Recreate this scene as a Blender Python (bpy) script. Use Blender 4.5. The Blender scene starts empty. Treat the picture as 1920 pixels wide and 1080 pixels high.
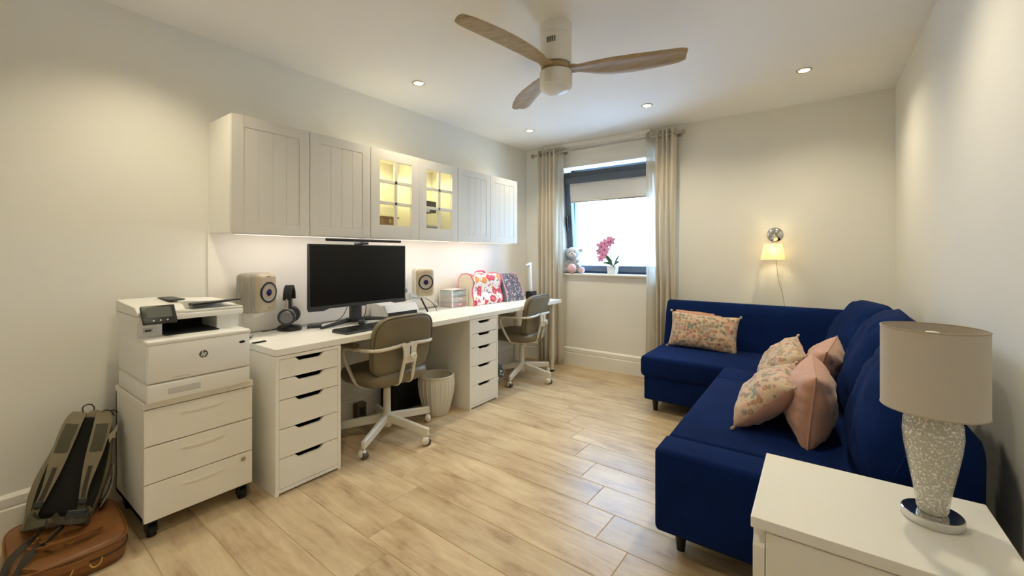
import bpy, bmesh, math, random
from mathutils import Vector, Matrix, noise
random.seed(7)
R = math.radians
pi = math.pi
S = bpy.context.scene
COL = S.collection
# ------------------------------------------------------------------ camera
cd = bpy.data.cameras.new('camera'); cam = bpy.data.objects.new('camera', cd); COL.objects.link(cam)
cam.location = (0, 0, 1.26); cam.rotation_euler = (R(90), 0, R(35.893))
cd.sensor_width = 36; cd.lens = 36*789/1920; cd.shift_y = -63/1920; cd.clip_start = .02
S.camera = cam
# ------------------------------------------------------------------ world, sun, exposure
w = bpy.data.worlds.new('world'); S.world = w; w.use_nodes = True
bg = w.node_tree.nodes['Background']
bg.inputs[0].default_value = (.36, .62, 1, 1); bg.inputs[1].default_value = 15.0
sd = bpy.data.lights.new('sun', 'SUN'); sd.energy = 30; sd.angle = R(1); sd.color = (.60, .79, 1)
sun = bpy.data.objects.new('sun', sd); COL.objects.link(sun)
sun.rotation_euler = (R(48), 0, R(-20)); sun.location = (0, -5, 8)
S.view_settings.view_transform = 'Standard'; S.view_settings.look = 'None'
S.view_settings.exposure = 0.33; S.view_settings.gamma = 1
S.view_settings.use_curve_mapping = False
S.cycles.use_denoising = True
S.cycles.max_bounces = 10; S.cycles.diffuse_bounces = 6; S.cycles.glossy_bounces = 4
S.cycles.transmission_bounces = 8; S.cycles.transparent_max_bounces = 16
S.cycles.sample_clamp_indirect = 40
DOWN_W = 30      # downlight watts
pd = bpy.data.lights.new('window_portal', 'AREA'); pd.shape = 'RECTANGLE'; pd.size = 1.1; pd.size_y = 1.2
pd.cycles.is_portal = True
po = bpy.data.objects.new('window_portal', pd); COL.objects.link(po)
po.location = (-1.83, 4.62, 1.65); po.rotation_euler = (R(-90), 0, 0)

# ------------------------------------------------------------------ materials
def lin(h):
    h = h.lstrip('#'); h = h if len(h) == 6 else ''.join(c*2 for c in h); o = []
    for i in (0, 2, 4):
        c = int(h[i:i+2], 16)/255
        o.append(c/12.92 if c <= .04045 else ((c+.055)/1.055)**2.4)
    return (*o, 1)
MATS = {}
def mat(name, col, rough=.5, metal=0, nscale=0, ncol=None, namt=.5, bump=0, bscale=None, stretch=None, spec=None,
        trans=0, ior=None, sheen=0, coat=0, emit=None, estr=0, alpha=1):
    if name in MATS: return MATS[name]
    m = bpy.data.materials.new(name); m.use_nodes = True; MATS[name] = m
    nt = m.node_tree; b = nt.nodes['Principled BSDF']
    b.inputs['Base Color'].default_value = lin(col); b.inputs['Roughness'].default_value = rough
    b.inputs['Metallic'].default_value = metal
    if spec is not None: b.inputs['Specular IOR Level'].default_value = spec
    if trans: b.inputs['Transmission Weight'].default_value = trans
    if ior: b.inputs['IOR'].default_value = ior
    if sheen: b.inputs['Sheen Weight'].default_value = sheen
    if coat: b.inputs['Coat Weight'].default_value = coat
    if alpha < 1: b.inputs['Alpha'].default_value = alpha
    if emit: b.inputs['Emission Color'].default_value = lin(emit); b.inputs['Emission Strength'].default_value = estr
    if nscale or bump:
        tc = nt.nodes.new('ShaderNodeTexCoord'); mp = nt.nodes.new('ShaderNodeMapping')
        nt.links.new(tc.outputs['Object'], mp.inputs[0])
        if stretch: mp.inputs['Scale'].default_value = stretch
    if nscale:
        n = nt.nodes.new('ShaderNodeTexNoise'); n.inputs['Scale'].default_value = nscale; n.inputs['Detail'].default_value = 5
        cr = nt.nodes.new('ShaderNodeValToRGB')
        cr.color_ramp.elements[0].position = .5-namt/2; cr.color_ramp.elements[1].position = .5+namt/2
        cr.color_ramp.elements[0].color = lin(col); cr.color_ramp.elements[1].color = lin(ncol or col)
        nt.links.new(mp.outputs[0], n.inputs['Vector']); nt.links.new(n.outputs['Fac'], cr.inputs[0])
        nt.links.new(cr.outputs[0], b.inputs['Base Color'])
    if bump:
        n2 = nt.nodes.new('ShaderNodeTexNoise'); n2.inputs['Scale'].default_value = bscale or 200; n2.inputs['Detail'].default_value = 3
        bp = nt.nodes.new('ShaderNodeBump'); bp.inputs['Strength'].default_value = bump; bp.inputs['Distance'].default_value = .002
        nt.links.new(mp.outputs[0], n2.inputs['Vector']); nt.links.new(n2.outputs['Fac'], bp.inputs['Height'])
        nt.links.new(bp.outputs[0], b.inputs['Normal'])
    return m

def weave(name, col, col2, scale=260, rough=.9, sheen=.3, bump=.5):
    m = mat(name, col, rough, sheen=sheen, spec=.12)
    nt = m.node_tree; b = nt.nodes['Principled BSDF']
    tc = nt.nodes.new('ShaderNodeTexCoord')
    n = nt.nodes.new('ShaderNodeTexNoise'); n.inputs['Scale'].default_value = scale; n.inputs['Detail'].default_value = 2
    n2 = nt.nodes.new('ShaderNodeTexNoise'); n2.inputs['Scale'].default_value = 5; n2.inputs['Detail'].default_value = 3
    ma = nt.nodes.new('ShaderNodeMath'); ma.operation = 'ADD'
    mu = nt.nodes.new('ShaderNodeMath'); mu.operation = 'MULTIPLY'; mu.inputs[1].default_value = .5
    mx = nt.nodes.new('ShaderNodeMix'); mx.data_type = 'RGBA'
    mx.inputs['A'].default_value = lin(col); mx.inputs['B'].default_value = lin(col2)
    for q in (n, n2): nt.links.new(tc.outputs['Object'], q.inputs['Vector'])
    nt.links.new(n.outputs['Fac'], ma.inputs[0]); nt.links.new(n2.outputs['Fac'], ma.inputs[1])
    nt.links.new(ma.outputs[0], mu.inputs[0]); nt.links.new(mu.outputs[0], mx.inputs['Factor'])
    nt.links.new(mx.outputs['Result'], b.inputs['Base Color'])
    bp = nt.nodes.new('ShaderNodeBump'); bp.inputs['Strength'].default_value = bump; bp.inputs['Distance'].default_value = .001
    nt.links.new(n.outputs['Fac'], bp.inputs['Height']); nt.links.new(bp.outputs[0], b.inputs['Normal'])
    return m

def floral(name, base, cols, scale, r0=.28, r1=.36, rough=.85, tint=None, ring=True, small=None):
    """scattered blossoms / fruit: voronoi discs in random colours on a base cloth"""
    m = mat(name, base, rough, sheen=.2)
    nt = m.node_tree; b = nt.nodes['Principled BSDF']; N = nt.nodes.new; L = nt.links.new
    tc = N('ShaderNodeTexCoord'); v = N('ShaderNodeTexVoronoi'); v.inputs['Scale'].default_value = scale; v.inputs['Randomness'].default_value = .75
    nz = N('ShaderNodeTexNoise'); nz.inputs['Scale'].default_value = scale*2.5
    ad = N('ShaderNodeMixRGB'); ad.blend_type = 'LINEAR_LIGHT'; ad.inputs[0].default_value = .25/scale
    L(tc.outputs['Object'], ad.inputs[1]); L(tc.outputs['Object'], nz.inputs['Vector']); L(nz.outputs['Color'], ad.inputs[2])
    L(ad.outputs[0], v.inputs['Vector'])
    sp = N('ShaderNodeSeparateColor'); L(v.outputs['Color'], sp.inputs[0])
    cr = N('ShaderNodeValToRGB'); cr.color_ramp.interpolation = 'CONSTANT'
    els = cr.color_ramp.elements; els[0].color = lin(cols[0]); els[0].position = 0; els[1].position = 1/len(cols); els[1].color = lin(cols[1])
    for i, c in enumerate(cols[2:], 2):
        e = els.new(i/len(cols)); e.color = lin(c)
    L(sp.outputs[0], cr.inputs[0])
    ms = N('ShaderNodeMapRange'); ms.inputs[1].default_value = r0; ms.inputs[2].default_value = r1
    ms.inputs[3].default_value = 1; ms.inputs[4].default_value = 0
    L(v.outputs['Distance'], ms.inputs[0])
    mx = N('ShaderNodeMix'); mx.data_type = 'RGBA'; mx.inputs['A'].default_value = lin(base)
    L(ms.outputs[0], mx.inputs['Factor']); L(cr.outputs[0], mx.inputs['B'])
    out = mx.outputs['Result']
    if ring:
        cmpn = N('ShaderNodeMapRange'); cmpn.inputs[1].default_value = r0*.22; cmpn.inputs[2].default_value = r0*.4
        cmpn.inputs[3].default_value = .7; cmpn.inputs[4].default_value = 0
        L(v.outputs['Distance'], cmpn.inputs[0])
        m2 = N('ShaderNodeMix'); m2.data_type = 'RGBA'; m2.inputs['B'].default_value = lin(tint or '#e8c9a0')
        L(cmpn.outputs[0], m2.inputs['Factor']); L(out, m2.inputs['A']); out = m2.outputs['Result']
    if small:
        v3 = N('ShaderNodeTexVoronoi'); v3.inputs['Scale'].default_value = scale*2.4; L(ad.outputs[0], v3.inputs['Vector'])
        s3 = N('ShaderNodeSeparateColor'); L(v3.outputs['Color'], s3.inputs[0])
        c3 = N('ShaderNodeValToRGB'); c3.color_ramp.interpolation = 'CONSTANT'; e3 = c3.color_ramp.elements
        e3[0].color = lin(small[0]); e3[1].position = .5; e3[1].color = lin(small[1])
        q = e3.new(.75); q.color = lin(small[2]); L(s3.outputs[1], c3.inputs[0])
        m3 = N('ShaderNodeMapRange'); m3.inputs[1].default_value = .3; m3.inputs[2].default_value = .38; m3.inputs[3].default_value = 1; m3.inputs[4].default_value = 0
        L(v3.outputs['Distance'], m3.inputs[0])
        gate = N('ShaderNodeMath'); gate.operation = 'GREATER_THAN'; gate.inputs[1].default_value = r1*1.12; L(v.outputs['Distance'], gate.inputs[0])
        gm = N('ShaderNodeMath'); gm.operation = 'MULTIPLY'; L(gate.outputs[0], gm.inputs[0]); L(m3.outputs[0], gm.inputs[1])
        x3 = N('ShaderNodeMix'); x3.data_type = 'RGBA'; L(gm.outputs[0], x3.inputs['Factor']); L(out, x3.inputs['A']); L(c3.outputs[0], x3.inputs['B']); out = x3.outputs['Result']
    L(out, b.inputs['Base Color'])
    return m

# paint and shell
M_WALL = mat('wall_paint', '#ecebe4', .75, bump=.05, bscale=60)
M_PANEL = mat('panel_paint', '#f0ece4', .55)
M_CEIL = mat('ceiling_paint', '#f5f4f0', .8)
M_TRIM = mat('trim_paint', '#efede6', .4)
M_WHITE = mat('white_laminate', '#f0eee6', .35)
M_WHITE2 = mat('white_drawer_paint', '#efece2', .4)
M_GROUT = mat('grout', '#b39e80', .9)
M_CABDOOR = mat('cabinet_door_foil', '#dedad0', .5)
M_CHROME = mat('chrome', '#d8d8d6', .12, 1)
M_NICKEL = mat('brushed_nickel', '#b3afa6', .3, 1)
M_BLACK = mat('black_plastic', '#17181a', .4)
M_BLACKM = mat('matte_black', '#0d0e10', .75)
M_DGREY = mat('dark_grey_plastic', '#33363c', .45)
M_SCREEN = mat('screen_glass', '#06070a', .28, spec=.35)
M_FRAME = mat('anthracite_frame', '#55606d', .45)
M_PLASTIC = mat('white_plastic', '#ecebe6', .38)
M_PLASTIC2 = mat('light_grey_plastic', '#c9c9c6', .45)
M_WOODFAN = mat('pale_blade_wood', '#94815f', .5, nscale=9, ncol='#b5a07c', namt=.5, stretch=(1, 7, 7), bump=.1, bscale=40)
M_CHAIR = mat('taupe_vinyl', '#766b53', .45, bump=.15, bscale=120)
M_CHAIRF = mat('cream_metal', '#ddd7c8', .35)
M_BLUE = weave('navy_weave', '#030d34', '#0d2a64', 420, .95, .0, .5)
M_BLUEC = weave('navy_cushion_weave', '#04103a', '#0f2f6a', 420, .95, .0, .5)
M_PINK = weave('dusty_pink_velvet', '#b98875', '#d4a690', 60, .7, .4, .2)
M_FLORAL = floral('floral_cloth', '#cbb498', ['#ad7565', '#7f8378', '#b08a62', '#cf9f8f', '#9b8570', '#9a8f8a'], 36, .42, .6)
M_FRUIT = floral('fruit_cloth', '#f3ece2', ['#d9475a', '#ec9a42', '#e8687a', '#c43d4c', '#ef8a4a', '#e05a8c'], 13, .44, .49, tint='#f2b0a0', small=['#c95a6c', '#e8a04e', '#6e5f6b'])
M_DARKFL = floral('dark_floral_cloth', '#4f4d52', ['#c9b0ad', '#a8747e', '#7d8492', '#cfc6bc', '#7a5b66', '#b58d92'], 42, .36, .5, tint='#5a4650')
M_DARKFL2 = floral('dark_leaf_cloth', '#3b4247', ['#8ea39b', '#d7cfc4', '#59696b', '#b98b91'], 30, .36, .5)
M_PINKT = mat('pink_trim', '#e0708e', .8)
M_GREYT = mat('grey_trim', '#7f828a', .8)
def translucent(name, col, a, tl_=.5):
    m = bpy.data.materials.new(name); m.use_nodes = True; nt = m.node_tree; nt.nodes.clear()
    o = nt.nodes.new('ShaderNodeOutputMaterial'); t = nt.nodes.new('ShaderNodeBsdfTransparent')
    d = nt.nodes.new('ShaderNodeBsdfDiffuse'); tl = nt.nodes.new('ShaderNodeBsdfTranslucent')
    d.inputs[0].default_value = lin(col); tl.inputs[0].default_value = lin(col); t.inputs[0].default_value = (1, 1, 1, 1)
    m1 = nt.nodes.new('ShaderNodeMixShader'); m1.inputs[0].default_value = tl_
    m2 = nt.nodes.new('ShaderNodeMixShader'); m2.inputs[0].default_value = a
    nt.links.new(d.outputs[0], m1.inputs[1]); nt.links.new(tl.outputs[0], m1.inputs[2])
    nt.links.new(t.outputs[0], m2.inputs[1]); nt.links.new(m1.outputs[0], m2.inputs[2]); nt.links.new(m2.outputs[0], o.inputs[0])
    return m
M_CURT = translucent('linen_curtain', '#ebe4d6', .995, .3)
M_SHEER = translucent('sheer_voile', '#e9e4d8', .72)
M_BLIND = translucent('blind_cloth', '#e4e2dc', .995, .06)
M_SHADE = translucent('lit_shade_cloth', '#f6e6bd', .9)
M_DRAWERCLEAR = translucent('frosted_plastic', '#f7f6f2', .28, .2)
def thinglass(name, tint=(1, 1, 1, 1), refl=.08):
    m = bpy.data.materials.new(name); m.use_nodes = True; nt = m.node_tree; nt.nodes.clear()
    o = nt.nodes.new('ShaderNodeOutputMaterial'); t = nt.nodes.new('ShaderNodeBsdfTransparent'); t.inputs[0].default_value = tint
    g = nt.nodes.new('ShaderNodeBsdfGlossy'); g.inputs['Roughness'].default_value = .02
    m2 = nt.nodes.new('ShaderNodeMixShader'); m2.inputs[0].default_value = refl
    nt.links.new(t.outputs[0], m2.inputs[1]); nt.links.new(g.outputs[0], m2.inputs[2]); nt.links.new(m2.outputs[0], o.inputs[0])
    return m
M_GLASS = thinglass('window_glass', (.97, .99, 1, 1), .04)
M_SHELF = thinglass('shelf_glass', (.96, .98, .96, 1), .08)
M_CABGLASS = thinglass('cabinet_glass', (.99, .99, .97, 1), .06)
M_BAG = mat('backpack_nylon', '#6f6651', .7, nscale=12, ncol='#857b64', bump=.3, bscale=90)
M_BAGD = mat('backpack_dark_panel', '#4a4838', .8, bump=.3, bscale=200)
M_MESH = mat('backpack_black_mesh', '#0c0c0b', .9, bump=.5, bscale=400)
M_STRAP = mat('strap_webbing', '#3d372c', .85)
M_LEATHER = mat('tan_leather', '#6f431e', .45, nscale=7, ncol='#8f5f32', namt=.6, bump=.35, bscale=70)
M_BRASS = mat('brass', '#c9a55a', .3, 1)
M_BROWN = mat('dark_brown_wood', '#7a5c38', .6, nscale=8, ncol='#94734a', stretch=(1, 1, 6))
M_LEG = mat('black_sofa_leg', '#15120f', .4)
M_BASKET = mat('basket_weave', '#dbd5c8', .8)
M_SPKSIDE = mat('speaker_cloth', '#928c7f', .85, nscale=60, ncol='#b3ada1', namt=.5, stretch=(1, 1, .12), bump=.4, bscale=150)
M_SPKFRONT = mat('speaker_face', '#b5a88f', .4)
M_CONE = mat('speaker_cone', '#b9b2b4', .35, .3)
M_COPPER = mat('speaker_blue_centre', '#2b2a6a', .25, .6)
M_TEDDY = mat('grey_plush', '#b9bcc0', .95, nscale=30, ncol='#d3d5d8', bump=.6, bscale=120, sheen=.5)
M_TEDDYP = mat('pink_plush', '#e8c3c8', .95, bump=.5, bscale=120, sheen=.5)
M_ORCHID = mat('orchid_petal', '#d97bb4', .6, nscale=40, ncol='#eeb4d6')
M_ORCHIDC = mat('orchid_centre', '#a12f6e', .6)
M_LEAF = mat('orchid_leaf', '#2f5a33', .45)
M_POT = mat('white_pot', '#e3e6ea', .35)
M_BULB = mat('downlight_bulb', '#fff1d0', .5, emit='#ffdf9f', estr=14)
M_BULB2 = mat('puck_bulb', '#fff1d0', .5, emit='#ffe09a', estr=8)
M_STRIP = mat('led_strip', '#fff4e8', .5, emit='#fff0dd', estr=1.3)
M_OPAL = mat('fan_opal', '#e9eef2', .35)
M_FACADE = mat('facade_render', '#e8eaf0', .8)
M_FACADEB = mat('facade_blue_recess', '#7fb2d8', .6)

def tilemat():
    m = mat('wood_look_tile', '#c7b08f', .3, spec=.4)
    nt = m.node_tree; b = nt.nodes['Principled BSDF']; N = nt.nodes.new; L = nt.links.new
    tc = N('ShaderNodeTexCoord'); oi = N('ShaderNodeObjectInfo'); mp = N('ShaderNodeMapping')
    mul = N('ShaderNodeVectorMath'); mul.operation = 'SCALE'; mul.inputs['Scale'].default_value = 37
    cx = N('ShaderNodeCombineXYZ'); L(oi.outputs['Random'], cx.inputs[0]); L(oi.outputs['Random'], cx.inputs[1]); L(cx.outputs[0], mul.inputs[0])
    ad = N('ShaderNodeVectorMath'); ad.operation = 'ADD'; L(tc.outputs['Object'], ad.inputs[0]); L(mul.outputs[0], ad.inputs[1])
    mp.inputs['Scale'].default_value = (1.2, 9, 1); L(ad.outputs[0], mp.inputs[0])
    n = N('ShaderNodeTexNoise'); n.inputs['Scale'].default_value = 2.2; n.inputs['Detail'].default_value = 8; n.inputs['Roughness'].default_value = .62
    n.inputs['Distortion'].default_value = .6
    L(mp.outputs[0], n.inputs['Vector'])
    mpb = N('ShaderNodeMapping'); mpb.inputs['Scale'].default_value = (1, 1.6, 1); L(ad.outputs[0], mpb.inputs[0])
    nb = N('ShaderNodeTexNoise'); nb.inputs['Scale'].default_value = 2.4; nb.inputs['Detail'].default_value = 6; nb.inputs['Roughness'].default_value = .65
    L(mpb.outputs[0], nb.inputs['Vector'])
    av = N('ShaderNodeMix'); av.data_type = 'FLOAT'; av.inputs[0].default_value = .5
    L(n.outputs['Fac'], av.inputs['A']); L(nb.outputs['Fac'], av.inputs['B'])
    cr = N('ShaderNodeValToRGB'); e = cr.color_ramp.elements
    e[0].position = .34; e[0].color = lin('#977b5c'); e[1].position = .66; e[1].color = lin('#dccaa6')
    k = e.new(.48); k.color = lin('#c3ab88')
    L(av.outputs['Result'], cr.inputs[0])
    hs = N('ShaderNodeHueSaturation'); mr = N('ShaderNodeMapRange'); mr.inputs[3].default_value = .93; mr.inputs[4].default_value = 1.06
    L(oi.outputs['Random'], mr.inputs[0]); L(mr.outputs[0], hs.inputs['Value']); L(cr.outputs[0], hs.inputs['Color'])
    L(hs.outputs[0], b.inputs['Base Color'])
    rr = N('ShaderNodeMapRange'); rr.inputs[3].default_value = .24; rr.inputs[4].default_value = .4
    L(n.outputs['Fac'], rr.inputs[0]); L(rr.outputs[0], b.inputs['Roughness'])
    bp = N('ShaderNodeBump'); bp.inputs['Strength'].default_value = .12; bp.inputs['Distance'].default_value = .002
    L(n.outputs['Fac'], bp.inputs['Height']); L(bp.outputs[0], b.inputs['Normal'])
    return m
M_TILE = tilemat()
def jarmat():
    m = mat('mottled_glass', '#d9d4c2', .12, coat=.6)
    nt = m.node_tree; b = nt.nodes['Principled BSDF']; N = nt.nodes.new; L = nt.links.new
    tc = N('ShaderNodeTexCoord'); v = N('ShaderNodeTexNoise'); v.inputs['Scale'].default_value = 190; v.inputs['Detail'].default_value = 2
    L(tc.outputs['Object'], v.inputs['Vector'])
    cr = N('ShaderNodeMapRange'); cr.inputs[1].default_value = .5; cr.inputs[2].default_value = .68; cr.inputs[3].default_value = .5; cr.inputs[4].default_value = .95
    L(v.outputs['Fac'], cr.inputs[0]); L(cr.outputs[0], b.inputs['Alpha'])
    c2 = N('ShaderNodeValToRGB'); c2.color_ramp.elements[0].position = .5; c2.color_ramp.elements[1].position = .68
    c2.color_ramp.elements[0].color = lin('#d9d4c4'); c2.color_ramp.elements[1].color = lin('#ffffff')
    L(v.outputs['Fac'], c2.inputs[0]); L(c2.outputs[0], b.inputs['Base Color'])
    bp = N('ShaderNodeBump'); bp.inputs['Strength'].default_value = .5; bp.inputs['Distance'].default_value = .002
    L(v.outputs['Fac'], bp.inputs['Height']); L(bp.outputs[0], b.inputs['Normal'])
    return m
M_JAR = jarmat()

# ------------------------------------------------------------------ object helpers
BASE = {}
def root_of(o):
    while o.parent: o = o.parent
    return o
def thing(name, label, cat, loc=(0, 0, 0), rotz=0, group=None, world=True):
    o = bpy.data.objects.new(name, None); COL.objects.link(o); o.empty_display_size = .05
    o.location = loc; o.rotation_euler = (0, 0, rotz); o['label'] = label; o['category'] = cat
    if group: o['group'] = group
    BASE[o.name] = Vector(loc) if world else Vector((0, 0, 0))
    return o
def tag(o, label, cat, group=None):
    o['label'] = label; o['category'] = cat
    if group: o['group'] = group
    return o

class MB:
    def __init__(s): s.bm = bmesh.new(); s.mi = 0
    def _fin(s, fs):
        for f in fs: f.material_index = s.mi
    def box(s, x0, x1, y0, y1, z0, z1, bev=0, seg=2, mtx=None):
        v = [s.bm.verts.new((x, y, z)) for x in (x0, x1) for y in (y0, y1) for z in (z0, z1)]
        idx = ((0, 1, 3, 2), (4, 6, 7, 5), (0, 4, 5, 1), (2, 3, 7, 6), (0, 2, 6, 4), (1, 5, 7, 3))
        fs = [s.bm.faces.new([v[i] for i in q]) for q in idx]
        s._fin(fs)
        if bev:
            es = list({e for f in fs for e in f.edges})
            r = bmesh.ops.bevel(s.bm, geom=es, offset=bev, segments=seg, profile=.5, affect='EDGES')
            vs = set(v2 for v2 in v if v2.is_valid)
            for f in r['faces']: f.material_index = s.mi
            for f in r['faces']: vs.update(f.verts)
            for f in fs:
                if f.is_valid: vs.update(f.verts)
            v = list(vs)
        if mtx is not None: bmesh.ops.transform(s.bm, matrix=mtx, verts=v)
        return s
    def cyl(s, p0, p1, r0, r1=None, n=20, caps=True):
        p0, p1 = Vector(p0), Vector(p1); r1 = r0 if r1 is None else r1
        d = (p1-p0).normalized(); a = d.orthogonal().normalized(); b = d.cross(a)
        A, B = [], []
        for i in range(n):
            t = 2*pi*i/n; q = a*math.cos(t)+b*math.sin(t)
            A.append(s.bm.verts.new(p0+q*r0)); B.append(s.bm.verts.new(p1+q*r1))
        fs = [s.bm.faces.new((A[i], A[(i+1) % n], B[(i+1) % n], B[i])) for i in range(n)]
        if caps: fs += [s.bm.faces.new(A[::-1]), s.bm.faces.new(B)]
        s._fin(fs); return s
    def lathe(s, prof, c=(0, 0, 0), n=32, axis=None, sx=1, sy=1):
        M = Matrix.Translation(Vector(c))
        if axis is not None: M = M @ Vector(axis).to_track_quat('Z', 'Y').to_matrix().to_4x4()
        rings = []
        for r, z in prof:
            if r < 1e-6: rings.append([s.bm.verts.new(M @ Vector((0, 0, z)))])
            else: rings.append([s.bm.verts.new(M @ Vector((r*sx*math.cos(2*pi*i/n), r*sy*math.sin(2*pi*i/n), z))) for i in range(n)])
        for a, b in zip(rings, rings[1:]):
            fs = []
            for i in range(n):
                j = (i+1) % n
                if len(a) == 1 and len(b) == 1: break
                if len(a) == 1: fs.append(s.bm.faces.new((a[0], b[j], b[i])))
                elif len(b) == 1: fs.append(s.bm.faces.new((a[i], a[j], b[0])))
                else: fs.append(s.bm.faces.new((a[i], a[j], b[j], b[i])))
            s._fin(fs)
        return s
    def ball(s, c, r, sc=(1, 1, 1), n=16, rot=None):
        m = 10
        M = Matrix.Translation(Vector(c))
        if rot is not None: M = M @ rot
        M = M @ Matrix.Diagonal((sc[0]*r, sc[1]*r, sc[2]*r, 1))
        rings = []
        for k in range(m+1):
            t = pi*k/m
            if k in (0, m): rings.append([s.bm.verts.new(M @ Vector((0, 0, math.cos(t))))])
            else: rings.append([s.bm.verts.new(M @ Vector((math.sin(t)*math.cos(2*pi*i/n), math.sin(t)*math.sin(2*pi*i/n), math.cos(t)))) for i in range(n)])
        for a, b in zip(rings, rings[1:]):
            for i in range(n):
                j = (i+1) % n
                if len(a) == 1: f = s.bm.faces.new((a[0], b[i], b[j]))
                elif len(b) == 1: f = s.bm.faces.new((a[j], a[i], b[0]))
                else: f = s.bm.faces.new((a[j], a[i], b[i], b[j]))
                f.material_index = s.mi
        return s
    def tube(s, pts, r, n=10, smooth=0, sx=1, closed=False):
        P = [Vector(p) for p in pts]
        for _ in range(smooth):
            Q = [P[0]] if not closed else []
            m = len(P)
            rng = range(m if closed else m-1)
            for i in rng:
                a, b = P[i], P[(i+1) % m]
                Q += [a*.75+b*.25, a*.25+b*.75]
            if not closed: Q.append(P[-1])
            P = Q
        m = len(P); rings = []; up = None
        for i in range(m):
            if closed: d = (P[(i+1) % m]-P[i-1]).normalized()
            else: d = (P[min(i+1, m-1)]-P[max(i-1, 0)]).normalized()
            if up is None: up = d.orthogonal().normalized()
            up = (up-d*up.dot(d)).normalized(); b = d.cross(up)
            rr = r[i*(len(r)-1)//max(m-1, 1)] if isinstance(r, (list, tuple)) else r
            rings.append([s.bm.verts.new(P[i]+(up*math.cos(2*pi*k/n)*sx+b*math.sin(2*pi*k/n))*rr) for k in range(n)])
        fs = []
        for i in range(m if closed else m-1):
            a, b = rings[i], rings[(i+1) % m]
            for k in range(n): fs.append(s.bm.faces.new((a[k], a[(k+1) % n], b[(k+1) % n], b[k])))
        if not closed: fs += [s.bm.faces.new(rings[0][::-1]), s.bm.faces.new(rings[-1])]
        s._fin(fs); return s
    def ribbon(s, pts, wdir, w, th=.004, smooth=1):
        """flat strap along pts; wdir = width direction(s)"""
        P = [Vector(p) for p in pts]; W = [Vector(wdir)]*len(P) if not isinstance(wdir, list) else [Vector(q) for q in wdir]
        ww = w if isinstance(w, list) else [w]*len(P)
        for _ in range(smooth):
            Q, QW, Qw = [P[0]], [W[0]], [ww[0]]
            for i in range(len(P)-1):
                Q += [P[i]*.75+P[i+1]*.25, P[i]*.25+P[i+1]*.75]; QW += [W[i]*.75+W[i+1]*.25, W[i]*.25+W[i+1]*.75]
                Qw += [ww[i]*.75+ww[i+1]*.25, ww[i]*.25+ww[i+1]*.75]
            Q.append(P[-1]); QW.append(W[-1]); Qw.append(ww[-1]); P, W, ww = Q, QW, Qw
        rings = []
        for i in range(len(P)):
            d = (P[min(i+1, len(P)-1)]-P[max(i-1, 0)]).normalized(); wd = (W[i]-d*W[i].dot(d)).normalized(); nn = d.cross(wd)
            h = ww[i]/2
            rings.append([s.bm.verts.new(P[i]+wd*a*h+nn*b*th/2) for a, b in ((-1, -1), (1, -1), (1, 1), (-1, 1))])
        fs = []
        for a, b in zip(rings, rings[1:]):
            for k in range(4): fs.append(s.bm.faces.new((a[k], a[(k+1) % 4], b[(k+1) % 4], b[k])))
        fs += [s.bm.faces.new(rings[0][::-1]), s.bm.faces.new(rings[-1])]
        s._fin(fs); return s
    def prism(s, poly, axis, a, b):
        """poly in the two other axes (order x,y,z minus axis), extruded from a to b"""
        def mk(u, v, t):
            return {'x': (t, u, v), 'y': (u, t, v), 'z': (u, v, t)}[axis]
        A = [s.bm.verts.new(mk(u, v, a)) for u, v in poly]; B = [s.bm.verts.new(mk(u, v, b)) for u, v in poly]
        n = len(poly)
        fs = [s.bm.faces.new(A[::-1]), s.bm.faces.new(B)] + [s.bm.faces.new((A[i], A[(i+1) % n], B[(i+1) % n], B[i])) for i in range(n)]
        s._fin(fs); return s
    def grid(s, fn, nu, nv, closed_u=False):
        V = [[s.bm.verts.new(fn(i/nu, j/nv)) for j in range(nv+1)] for i in range(nu+(0 if closed_u else 1))]
        fs = []
        m = len(V)
        for i in range(nu):
            for j in range(nv):
                a, b = V[i], V[(i+1) % m]
                fs.append(s.bm.faces.new((a[j], b[j], b[j+1], a[j+1])))
        s._fin(fs); return s
    def xf(s, M):
        bmesh.ops.transform(s.bm, matrix=M, verts=s.bm.verts); return s
    def build(s, name, m, parent=None, label=None, smooth=False, kind=None, loc=None, angle=35, subsurf=0, bevel=0):
        bm = s.bm
        bmesh.ops.remove_doubles(bm, verts=bm.verts, dist=1e-5)
        bmesh.ops.recalc_face_normals(bm, faces=bm.faces)
        if parent is not None:
            b = BASE.get(root_of(parent).name)
            if b is not None and b.length > 0: bmesh.ops.translate(bm, verts=bm.verts, vec=-b)
        if loc is not None: bmesh.ops.translate(bm, verts=bm.verts, vec=-Vector(loc))
        me = bpy.data.meshes.new(name); bm.to_mesh(me); bm.free()
        for q in (m if isinstance(m, (list, tuple)) else [m]): me.materials.append(q)
        if smooth:
            for p in me.polygons: p.use_smooth = True
            if angle: me.set_sharp_from_angle(angle=R(angle))
        o = bpy.data.objects.new(name, me); COL.objects.link(o)
        if parent is not None: o.parent = parent
        if loc is not None: o.location = loc
        if label: o['label'] = label
        if kind: o['kind'] = kind
        if bevel:
            md = o.modifiers.new('bevel', 'BEVEL'); md.width = bevel; md.segments = 2; md.limit_method = 'ANGLE'
        if subsurf:
            md = o.modifiers.new('sub', 'SUBSURF'); md.levels = subsurf; md.render_levels = subsurf
        return o
def struct(name, mb, m, parent=None, **k): return mb.build(name, m, parent, kind='structure', **k)
def solid(o, t, off=0):
    md = o.modifiers.new('thickness', 'SOLIDIFY'); md.thickness = t; md.offset = off; return o
def copy_tree(o, parent=None):
    c = o.copy(); COL.objects.link(c)
    if parent is not None: c.parent = parent
    for ch in list(o.children): copy_tree(ch, c)
    return c

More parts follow.
